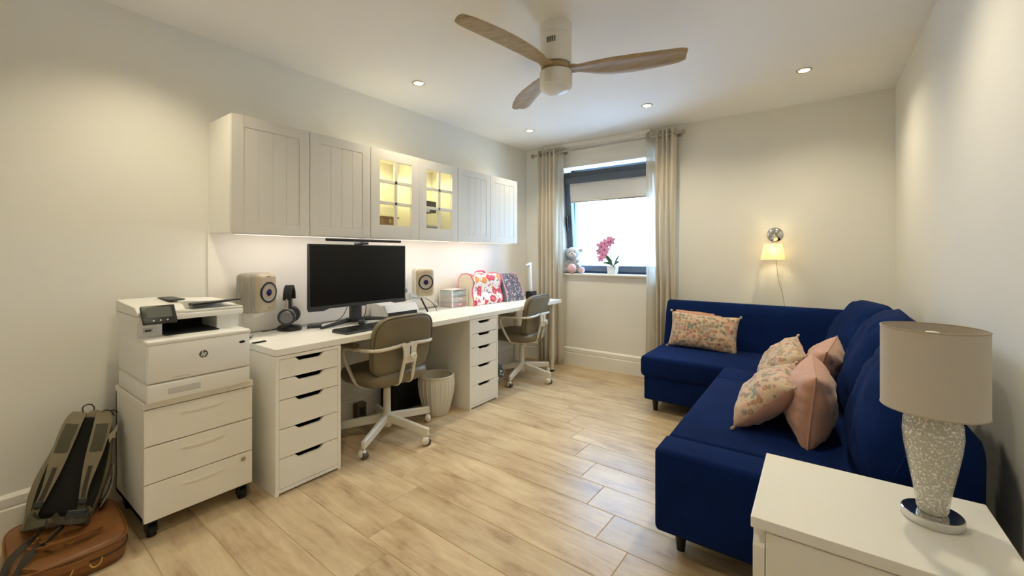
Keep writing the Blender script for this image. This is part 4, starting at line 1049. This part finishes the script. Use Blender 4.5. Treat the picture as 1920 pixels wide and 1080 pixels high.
# pillows --------------------------------------------------------------
def pillow(name, w_, h, t_, M, mats, label, group, cat='cushion', pinch=.06, seed=0, piping=None, tassel=None, crease=.0, rnd=0):
    """local: x width, y height, z thickness"""
    m = MB(); n = 26
    def surf(sg):
        def fn(u, v):
            a, b = 2*u-1, 2*v-1
            px_ = a*(1-pinch*(1-a*a)*0-pinch*(b*b)*(1-abs(a)**8)*0)
            ex = (1-abs(a)**2.6); ey = (1-abs(b)**2.6)
            z = t_/2*(max(0, ex)*max(0, ey))**.5
            # edges draw in between the corners
            x = a*w_/2*(1-pinch*(1-b*b)**1*abs(a)); y = b*h/2*(1-pinch*1.3*(1-a*a)*abs(b))
            if rnd:
                q = max(abs(a), abs(b), 1e-6); nr = (abs(a)**rnd+abs(b)**rnd)**(1/rnd); x *= q/nr if nr else 1; y *= q/nr if nr else 1
            z += crease*noise.noise(Vector((a*2.3+seed, b*2.3, sg*3)))*min(1, 4*ex*ey)
            z += crease*.5*noise.noise(Vector((a*6+seed, b*6, sg*3)))*min(1, 4*ex*ey)
            return (x, y, sg*max(z, .0))
        return fn
    m.mi = 0; m.grid(surf(1), n, n)
    m.mi = 1 if len(mats) > 1 else 0; m.grid(surf(-1), n, n)
    t = thing(name, label, cat, (0, 0, 0), 0, group, world=False)
    m.build('cover', list(mats), t, smooth=True, angle=0)
    if piping:
        P = []
        for k in range(4*n):
            sdd, f = divmod(k, n); f = f/n
            a, b = ((2*f-1, -1), (1, 2*f-1), (1-2*f, 1), (-1, 1-2*f))[sdd]
            k2 = (max(abs(a), abs(b))/(abs(a)**rnd+abs(b)**rnd)**(1/rnd)) if rnd else 1
            P.append((a*w_/2*(1-pinch*(1-b*b)*abs(a))*k2, b*h/2*(1-pinch*1.3*(1-a*a)*abs(b))*k2, 0))
        MB().tube(P, .0035, 6, closed=True).build('piping', piping, t, smooth=True)
    if tassel:
        for a in (-1, 1):
            for b in (-1, 1):
                MB().ball((a*(w_/2+.004), b*(h/2+.004), 0), .012, (1, 1, .6), 8).build('corner_tuft', tassel, t, smooth=True)
    t.matrix_world = M
    t.location = M.to_translation(); t.rotation_euler = M.to_euler()
    return t
def frame(c, xdir, ydir):
    x = Vector(xdir).normalized(); y = Vector(ydir); y = (y-x*y.dot(x)).normalized(); z = x.cross(y)
    return Matrix(((x.x, y.x, z.x, c[0]), (x.y, y.y, z.y, c[1]), (x.z, y.z, z.z, c[2]), (0, 0, 0, 1)))
G = 'scatter cushions on the sofa'
pillow('scatter_cushion', .54, .31, .09, frame((-.80, 4.02, .612), (1, .06, 0), (0, .28, 1)), [M_PINK], 'plain dusty pink cushion behind the upright floral one by the curtain', G, seed=3, piping=M_PINK, crease=.008)
pillow('scatter_cushion', .55, .31, .13, frame((-.79, 3.88, .596), (1, -.02, -.03), (0, .34, 1)), [M_FLORAL, M_FLORAL], 'floral cream cushion with corner tufts lying against the sofa back by the curtain', G, seed=5, tassel=M_FLORAL, crease=.01)
# right-hand cluster: x along y axis, y = leaning up
M_F2 = [M_PINK, M_FLORAL]
pillow('scatter_cushion', .50, .32, .17, frame((-.20, 2.42, .575), (-.02, 1, 0), (.72, 0, .69)), M_F2, 'front cushion with floral face and pink back, lowest of the sofa cluster', G, seed=11, tassel=M_FLORAL, crease=.012)
pillow('scatter_cushion', .50, .32, .18, frame((-.17, 2.98, .60), (-.10, 1, .05), (.60, .1, .80)), M_F2, 'rear floral-faced cushion of the sofa cluster, towards the window', G, seed=14, tassel=M_FLORAL, crease=.014)
pillow('scatter_cushion', .52, .32, .19, frame((-.025, 2.38, .595), (-.03, 1, 0), (.10, 0, 1)), [M_PINK, M_PINK], 'plain dusty pink velvet cushion standing at the front of the sofa cluster', G, seed=17, piping=M_PINK, crease=.014)
pillow('scatter_cushion', .50, .32, .18, frame((.025, 3.02, .60), (.12, 1, .03), (.30, -.05, .95)), [M_PINK, M_PINK], 'plain dusty pink velvet cushion at the rear of the sofa cluster', G, seed=21, piping=M_PINK, crease=.016)
G2 = 'loose navy back cushions of the sofa'
pillow('back_cushion', .66, .56, .26, frame((.255, 2.12, .705), (0, 1, 0), (.36, 0, 1)), [M_BLUEC, M_BLUEC], 'big navy back cushion nearest the table lamp', G2, seed=31, piping=M_BLUEC, crease=.014, pinch=.0, rnd=5)
pillow('back_cushion', .64, .56, .25, frame((.25, 2.80, .71), (.02, 1, 0), (.36, 0, 1)), [M_BLUEC, M_BLUEC], 'big navy back cushion in the middle behind the pink cushions', G2, seed=35, piping=M_BLUEC, crease=.014, pinch=.0, rnd=5)
pillow('back_cushion', .62, .56, .24, frame((.215, 3.50, .685), (-.28, 1, 0), (.34, 0, 1)), [M_BLUEC, M_BLUEC], 'big navy back cushion in the far corner below the sconce wall', G2, seed=39, piping=M_BLUEC, crease=.014, pinch=.0, rnd=5)

# ------------------------------------------------------------------ wall sconce
sx_, sz_ = -.293, 1.43
ws = thing('wall_sconce', 'lit chrome wall sconce with a small pleated cream shade above the sofa', 'wall lamp', (sx_, YB, sz_))
MB().lathe([(0, .02), (.02, .02), (.045, .014), (.062, .004), (.064, 0)], (sx_, YB, sz_), 36, (0, -1, 0)).build('backplate', M_CHROME, ws, smooth=True)
MB().tube([(sx_, YB-.015, sz_), (sx_, YB-.07, sz_+.0), (sx_-.005, YB-.12, sz_-.01), (sx_-.005, YB-.13, sz_-.05), (sx_-.005, YB-.13, sz_-.085)], .007, 10, 2).build('arm', M_CHROME, ws, smooth=True)
MB().cyl((sx_-.005, YB-.13, sz_-.10), (sx_-.005, YB-.13, sz_-.07), .016, n=18).build('lamp_holder', M_CHROME, ws, smooth=True)
def shf(u, v):
    a = 2*pi*u; r_ = (.062+(.088-.062)*(1-v))+.0018*math.cos(a*30)
    return (sx_-.005+r_*math.cos(a), YB-.13+r_*math.sin(a), sz_-.215+.138*v)
MB().grid(shf, 180, 4, True).build('lamp_shade', M_SHADE, ws, smooth=True, angle=0)
for rr, z in ((.088, -.215), (.062, -.077)):
    MB().tube([(sx_-.005+rr*math.cos(2*pi*k/40), YB-.13+rr*math.sin(2*pi*k/40), sz_+z) for k in range(40)], .003, 6, closed=True).build('shade_rim', M_PLASTIC, ws, smooth=True)
MB().ball((sx_-.005, YB-.13, sz_-.135), .022, (1, 1, 1.3), 14).build('bulb', mat('sconce_bulb', '#fff', .5, emit='#ffd680', estr=10), ws, smooth=True)
MB().tube([(sx_+.01, YB-.006, sz_-.05), (sx_+.012, YB-.006, sz_-.3), (sx_+.03, YB-.006, sz_-.42), (sx_+.055, YB-.006, sz_-.5), (sx_+.075, YB-.006, sz_-.64), (sx_+.08, YB-.006, sz_-.80)], .0022, 6, 2).build('power_cord', mat('cord_grey', '#b9ad97', .6), ws, smooth=True)
ld = bpy.data.lights.new('sconce_lamp', 'POINT'); ld.energy = 8; ld.color = (1, .84, .5); ld.shadow_soft_size = .025
lo = bpy.data.objects.new('sconce_lamp', ld); COL.objects.link(lo); lo.location = (sx_-.005, YB-.13, sz_-.135)

# ------------------------------------------------------------------ bedside cabinet and table lamp
bc = thing('side_cabinet', 'white low cabinet with thick top in the near right corner', 'cabinet', (.12, 1.42, 0))
bx0, bx1, by0, by1 = -.135, .362, 1.215, 1.632
MB().box(bx0, bx1, by0, by1, .572, .60, .002).build('top_panel', M_WHITE, bc)
m = MB().prism([(by0+.006, .0), (by0+.006, .525), (by0+.022, .545), (by0+.022, .571), (by1-.005, .571), (by1-.005, 0)], 'x', bx0+.004, bx0+.03)
m.prism([(by0+.006, .0), (by0+.006, .525), (by0+.022, .545), (by0+.022, .571), (by1-.005, .571), (by1-.005, 0)], 'x', bx1-.03, bx1-.004)
m.box(bx0+.03, bx1-.03, by1-.02, by1-.008, .02, .57)
m.build('carcass', M_WHITE2, bc, bevel=.001)
MB().box(bx0+.032, bx1-.032, by0+.004, by0+.024, .30, .568, .002).build('drawer', M_WHITE2, bc)
MB().box(bx0+.032, bx1-.032, by0+.004, by0+.024, .03, .297, .002).build('drawer', M_WHITE2, bc)
lp = thing('table_lamp', 'unlit table lamp with mottled glass body and oval grey-beige drum shade', 'lamp', (.233, 1.459, .6))
LX, LY = .233, 1.459
MB().lathe([(0, .601), (.056, .601), (.058, .604), (.058, .62), (.056, .622), (.02, .623), (0, .623)], (LX, LY, 0), 48).build('base', M_CHROME, lp, smooth=True)
gp = [(.027, .624), (.03, .632), (.031, .645), (.036, .68), (.045, .73), (.053, .78), (.0565, .815), (.055, .845), (.046, .872), (.03, .888), (.016, .895)]
MB().lathe(gp+[(r_-.004, z) for r_, z in gp[::-1]]+[gp[0]], (LX, LY, 0), 48).build('glass_body', M_JAR, lp, smooth=True)
MB().cyl((LX, LY, .623), (LX, LY, .93), .004, n=12).build('rod', M_CHROME, lp, smooth=True)
MB().cyl((LX, LY, .89), (LX, LY, .96), .014, n=18).build('lamp_holder', M_PLASTIC, lp, smooth=True)
MB().lathe([(0, 1.07), (.012, 1.068), (.026, 1.05), (.03, 1.03), (.022, 1.0), (.013, .975), (.013, .955)], (LX, LY, 0), 24).build('bulb', mat('unlit_bulb', '#e9e6dc', .3), lp, smooth=True)
sh = MB().lathe([(.098, .876), (.098, 1.078), (.0965, 1.078), (.0965, .876), (.098, .876)], (LX, LY, 0), 64)
sh.build('lamp_shade', weave('shade_linen', '#c3baae', '#d2c9bd', 500, .9, .1, .2), lp, smooth=True)
for z in (.877, 1.077):
    MB().tube([(LX+.0975*math.cos(2*pi*k/64), LY+.0975*math.sin(2*pi*k/64), z) for k in range(64)], .0018, 6, closed=True).build('shade_rim', mat('shade_tape', '#b3a48f', .8), lp, smooth=True)
for k in range(3):
    a = 2*pi*k/3+.4
    MB().tube([(LX+.014*math.cos(a), LY+.014*math.sin(a), .955), (LX+.097*math.cos(a), LY+.097*math.sin(a), .965)], .0015, 6).build('shade_spoke', M_CHROME, lp)

# ------------------------------------------------------------------ teddy and orchid on the sill
SZ = WZ0+.014
td = thing('teddy_bear', 'grey plush bear with pink ball and pink feet sitting on the window sill', 'soft toy', (-2.28, 4.38, SZ))
tx, ty = -2.275, 4.385
MB().ball((tx, ty, SZ+.075), .06, (1, .8, 1.2), 20).build('body', M_TEDDY, td, smooth=True)
hd = MB().ball((tx-.01, ty-.02, SZ+.195), .068, (1.08, .92, .9), 24).build('head', M_TEDDY, td, smooth=True)
MB().ball((tx+.012, ty-.083, SZ+.178), .03, (1.25, .7, .8), 16).build('muzzle', mat('pale_plush', '#dcdcde', .95), hd, smooth=True)
MB().ball((tx+.014, ty-.104, SZ+.19), .007, (1.3, .7, .8), 10).build('nose', M_DGREY, hd, smooth=True)
for s in (-1, 1):
    MB().ball((tx+s*.026+.008, ty-.079, SZ+.207), .0055, (1, 1, 1.2), 10).build('eye', M_BLACK, hd, smooth=True)
    MB().ball((tx-.01+s*.078, ty-.01, SZ+.222), .024, (1, .5, .9), 14).build('ear', M_TEDDY, hd, smooth=True)
    MB().tube([(tx+s*.045, ty-.01, SZ+.125), (tx+s*.075, ty-.035, SZ+.095), (tx+s*.06, ty-.065, SZ+.07)], [.02, .022, .024, .026], 12, 2).build('arm', M_TEDDY, td, smooth=True)
    lg = MB().tube([(tx+s*.04, ty, SZ+.035), (tx+s*.085, ty-.04, SZ+.034), (tx+s*.105, ty-.07, SZ+.034)], [.028, .03, .032, .033], 14, 1).build('leg', M_TEDDY, td, smooth=True)
    MB().ball((tx+s*.108, ty-.078, SZ+.034), .027, (1, .6, 1), 14).build('foot_pad', M_TEDDYP, lg, smooth=True)
td.scale = (1.18, 1.0, 1.18)
bl_ = MB().ball((tx+.012, ty-.098, SZ+.047), .046, (1, .75, 1), 24).build('pink_ball', M_TEDDYP, td, smooth=True)
oc = thing('potted_orchid', 'pink orchid in a square white pot on the window sill', 'plant', (-1.80, 4.37, SZ))
qx, qy = -1.805, 4.375
pm = MB(); 
pm.bm.free(); pm = MB()
r0, r1 = .036, .045
for (rr, z) in (): pass
A = [pm.bm.verts.new((qx+a*r0, qy+b*r0, SZ+.001)) for a, b in ((-1, -1), (1, -1), (1, 1), (-1, 1))]
B = [pm.bm.verts.new((qx+a*r1, qy+b*r1, SZ+.085)) for a, b in ((-1, -1), (1, -1), (1, 1), (-1, 1))]
C_ = [pm.bm.verts.new((qx+a*(r1-.005), qy+b*(r1-.005), SZ+.085)) for a, b in ((-1, -1), (1, -1), (1, 1), (-1, 1))]
E_ = [pm.bm.verts.new((qx+a*(r1-.008), qy+b*(r1-.008), SZ+.07)) for a, b in ((-1, -1), (1, -1), (1, 1), (-1, 1))]
for p, q in ((A, B), (B, C_), (C_, E_)):
    for i in range(4): pm.bm.faces.new((p[i], p[(i+1) % 4], q[(i+1) % 4], q[i]))
pm.bm.faces.new(A); pm.bm.faces.new(E_)
pm.build('pot', M_POT, oc, bevel=.003)
st = [(qx, qy, SZ+.07), (qx-.015, qy, SZ+.17), (qx-.02, qy, SZ+.25), (qx-.045, qy-.01, SZ+.31), (qx-.10, qy-.02, SZ+.30), (qx-.14, qy-.03, SZ+.22)]
stem = MB().tube(st, .003, 8, 2).build('stem', M_LEAF, oc, smooth=True)
def leafm(base, tip, bend, w_):
    base, tip = Vector(base), Vector(tip); mid = (base+tip)/2+Vector(bend)
    m = MB(); d = (tip-base).normalized(); sd = d.cross(Vector((0, 1, 0))).normalized()
    def fn(u, v):
        p = base*(1-u)**2+mid*2*u*(1-u)+tip*u*u; ww = w_*math.sin(pi*min(.98, u*.9+.08))
        return p+sd*ww*(v-.5)+Vector((0, -.006*(1-abs(2*v-1)), 0))
    o = m.grid(fn, 10, 4).build('leaf', M_LEAF, oc, smooth=True, angle=0); solid(o, .0015)
leafm((qx, qy, SZ+.08), (qx-.075, qy-.02, SZ+.20), (.0, 0, .02), .035)
leafm((qx+.005, qy, SZ+.08), (qx+.07, qy, SZ+.20), (0, 0, .01), .016)
leafm((qx, qy, SZ+.08), (qx-.09, qy-.03, SZ+.10), (0, 0, .04), .026)
leafm((qx+.005, qy, SZ+.08), (qx+.075, qy-.02, SZ+.12), (0, 0, .03), .024)
leafm((qx+.0, qy, SZ+.08), (qx+.03, qy-.05, SZ+.065), (0, -.01, .03), .022)
random.seed(12)
for (dx, dz, s) in ((-.03, .315, .05), (-.065, .30, .045), (-.10, .27, .052), (-.07, .24, .048), (-.115, .22, .04), (-.09, .19, .046), (-.105, .155, .038), (-.005, .325, .042)):
    c = Vector((qx+dx, qy-.02-random.uniform(0, .02), SZ+dz)); m = MB()
    for k in range(5):
        a = 2*pi*k/5+random.uniform(-.2, .2)+pi/2
        m.ball(c+Vector((math.cos(a)*s*.55, 0, math.sin(a)*s*.55)), s*.52, (1, .16, .72), 12, Matrix.Rotation(-a, 4, 'Y'))
    f = m.build('flower', M_ORCHID, oc, smooth=True)
    MB().ball(c+Vector((0, -.008, -.003)), s*.14, (1, 1, 1.2), 10).build('flower_lip', M_ORCHIDC, f, smooth=True)

oc.scale = (1.22, 1, 1.12)
# ------------------------------------------------------------------ leather bag
lb_ = thing('leather_bag', 'tan leather briefcase lying flat under the backpack', 'bag', (-2.545, .335, 0), R(-3), world=False)
def bagshape(z0, z1, sx2, sy2, puff, e=2/5.):
    m = MB(); n = 40; V = []
    for sc_, z in ((.97, z0), (1, z0+(z1-z0)*.3), (1, z0+(z1-z0)*.7), (.975, z1-.006), (.93, z1), (.6, z1+puff*.7), (.3, z1+puff), (.05, z1+puff)):
        r_ = []
        for k in range(n):
            a = 2*pi*k/n; ca, sa = math.cos(a), math.sin(a)
            x = sx2*sc_*math.copysign(abs(ca)**e, ca); y = sy2*sc_*math.copysign(abs(sa)**e, sa)
            dz = .012*noise.noise(Vector((x*8, y*8, z*5)))*(1 if z > z0+.01 else 0)
            r_.append(m.bm.verts.new((x, y, z+dz)))
        V.append(r_)
    for a, b in zip(V, V[1:]):
        for k in range(n): m.bm.faces.new((a[k], a[(k+1) % n], b[(k+1) % n], b[k]))
    m.bm.faces.new(V[0]); m.bm.faces.new(V[-1])
    return m
bagshape(.002, .10, .235, .168, .012).build('body', M_LEATHER, lb_, smooth=True, angle=0)
n = 60; e = 2/5.
def rim(z, sc_=1.0):
    P = []
    for k in range(n):
        a = 2*pi*k/n; ca, sa = math.cos(a), math.sin(a)
        P.append((.236*sc_*math.copysign(abs(ca)**e, ca), .169*sc_*math.copysign(abs(sa)**e, sa), z))
    return P
MB().tube(rim(.092), .004, 6, closed=True).build('piping', M_LEATHER, lb_, smooth=True)
MB().tube(rim(.055), .003, 6, closed=True).build('zip_line', mat('dark_zip', '#3a2413', .6), lb_, smooth=True)
for (x, y) in ((.02, -.09), (.13, .0)):
    MB().tube([(x+.02*math.cos(2*pi*k/20), y+.013*math.sin(2*pi*k/20), .116) for k in range(20)], .0028, 6, closed=True).build('ring', M_BRASS, lb_, smooth=True)
for (y0_, y1_) in ((-.12, .02), (-.08, .05)):
    MB().ribbon([(.05, y0_, .116), (.14, y0_+.02, .13), (.16, (y0_+y1_)/2+.02, .135), (.13, y1_+.04, .122)], (0, 0, 1), .012, .012, 2).build('handle', M_LEATHER, lb_, smooth=True)
MB().ribbon([(.20, -.13, .1), (.245, -.06, .07), (.245, .04, .065)], (0, 0, 1), .025, .006, 1).build('side_strap', M_LEATHER, lb_, smooth=True)
for y in (-.02, .06): MB().tube([(.245, y-.018, .05), (.255, y-.01, .035), (.255, y+.01, .04), (.245, y+.018, .06)], .003, 6, 2).build('buckle', M_BRASS, lb_, smooth=True)

# ------------------------------------------------------------------ backpack, local: x width, z up, -y = back panel facing the room
bp = thing('backpack', 'grey-olive hiking backpack with black mesh back leaning on the pedestal and wall', 'backpack', (0, 0, 0), 0, None, world=False)
upv = Vector((-.21, .15, .385)).normalized(); wv = Vector((.22, .92, -.24)); wv = (wv-upv*wv.dot(upv)).normalized()
yv = upv.cross(wv)      # local y (away from the room)
if yv.x > 0: pass
b0 = Vector((-2.56, .31, .135))
MBp = Matrix(((wv.x, yv.x, upv.x, b0.x), (wv.y, yv.y, upv.y, b0.y), (wv.z, yv.z, upv.z, b0.z), (0, 0, 0, 1)))
BH = .46
def hwid(z): # half width along height
    t = z/BH
    return .122*(.86+.14*math.sin(pi*min(1, t*1.3)))*(1-.12*t) * (1 if t < .72 else math.cos((t-.72)/.28*pi/2*.86)**.75)
def body(u, v):
    z = BH*v; a = 2*pi*u; h = hwid(z); dp = .085*(1-.35*v)
    e = .62
    x = h*math.copysign(abs(math.cos(a))**e, math.cos(a)); y = dp*math.copysign(abs(math.sin(a))**e, math.sin(a))+dp
    n_ = noise.noise(Vector((x*11, y*11, z*9)))*.010*(1 if math.sin(a) > -.3 else .3)
    return (x+n_, y+n_, z+.006*math.sin(a*3))
m = MB().grid(body, 48, 26, True)
bmesh.ops.holes_fill(m.bm, edges=[e_ for e_ in m.bm.edges if e_.is_boundary], sides=0)
m.build('pack_body', M_BAG, bp, smooth=True, angle=0)
def pan(u, v):
    z = .03+(BH-.06)*v; h = hwid(z)*.84; return ((2*u-1)*h, -.004-.012*math.sin(pi*u)*math.sin(pi*v), z)
o = MB().grid(pan, 12, 20).build('mesh_panel', M_MESH, bp, smooth=True, angle=0); solid(o, .006)
for s in (-1, 1):
    ps = [(s*.040-.012, .0, BH-.01), (s*.050-.012, -.035, BH-.05), (s*.055-.012, -.05, BH-.15), (s*.055-.012, -.048, BH-.24), (s*.058-.012, -.035, .12), (s*.07-.012, -.015, .045)]
    sp_ = MB().ribbon(ps, (1, 0, 0), [.05, .062, .062, .05, .026, .024], .014, 2).build('shoulder_strap', M_BAG, bp, smooth=True)
    MB().ribbon([(s*.050-.012, -.046, BH-.07), (s*.055-.012, -.060, BH-.14), (s*.055-.012, -.058, BH-.19)], (1, 0, 0), .042, .004, 1).build('strap_pad', M_BAGD, sp_)
    MB().ribbon([(s*.055-.012, -.057, BH-.25), (s*.058-.012, -.045, .13), (s*.068-.012, -.03, .06)], (1, 0, 0), .014, .003, 1).build('webbing', M_STRAP, sp_)
    MB().box(-.014, .014, -.006, .006, -.012, .012, .003, mtx=Matrix.Translation((s*.066-.012, -.035, .075))).build('strap_buckle', M_BLACK, sp_)
    MB().ribbon([(s*.07, -.005, .035), (s*.09, -.04, .01), (s*.07, -.07, -.002), (s*.035, -.08, .0)], (0, .3, 1), [.05, .045, .035, .025], .016, 2).build('hip_belt', M_BAGD, bp, smooth=True)
MB().ribbon([(.05, -.03, .05), (.09, -.06, .02), (.07, -.09, -.01), (.0, -.08, .0), (-.02, -.05, .03)], (0, .2, 1), .022, .005, 2).build('loose_strap', M_STRAP, bp, smooth=True)
MB().box(-.03, .03, -.01, .01, -.018, .018, .004, mtx=Matrix.Translation((.045, -.075, .02))).build('hip_buckle', M_BLACK, bp)
MB().tube([(-.03, .05, BH-.01), (-.055, .05, BH+.03), (-.03, .045, BH+.05), (-.005, .05, BH+.03), (-.012, .05, BH)], .0028, 6, 2).build('grab_cord', M_STRAP, bp, smooth=True)
MB().tube([(.01, .05, BH-.01), (.03, .05, BH+.022), (.06, .05, BH+.015), (.075, .055, BH-.012), (.05, .06, BH+.03), (.085, .06, BH+.01)], .0026, 6, 2).build('zip_cord', M_STRAP, bp, smooth=True)
def pocket(u, v):
    z = .05+.17*v; return (hwid(z)+.008+.012*math.sin(pi*v), .02+.12*u, z+.03*u)
o = MB().grid(pocket, 8, 8).build('side_pocket', mat('grey_stretch', '#7d7767', .8), bp, smooth=True, angle=0); solid(o, .006)
lg = MB().prism([(.070, BH-.115), (.083, BH-.095), (.092, BH-.060), (.098, BH-.095), (.094, BH-.115), (.102, BH-.125), (.088, BH-.128), (.082, BH-.15), (.078, BH-.13), (.066, BH-.132)], 'y', -.022, -.019)
lg.build('bird_logo', mat('logo_grey', '#a9a18e', .6), bp)
bp.matrix_world = MBp; bp.location = b0; bp.rotation_euler = MBp.to_euler()
# trailing straps on the leather bag
o = MB().ribbon([(-2.47, .34, .155), (-2.43, .30, .135), (-2.40, .25, .135), (-2.385, .19, .128), (-2.35, .15, .08), (-2.34, .13, .01)], (.5, 0, .5), .026, .004, 2).build('loose_strap', M_STRAP, bp) if False else None
bpy.context.view_layer.update()
def wp(p): return MBp.inverted() @ Vector(p)
for pts in ([(-2.53, .27, .16), (-2.50, .235, .136), (-2.46, .20, .134), (-2.40, .165, .13), (-2.345, .15, .10), (-2.33, .145, .03)],
            [(-2.50, .32, .15), (-2.46, .28, .134), (-2.42, .24, .132), (-2.37, .20, .128), (-2.335, .18, .10)]):
    MB().ribbon([wp(p) for p in pts], MBp.to_3x3().inverted() @ Vector((.55, -.5, .0)), .024, .004, 2).build('trailing_strap', M_STRAP, bp, smooth=True)
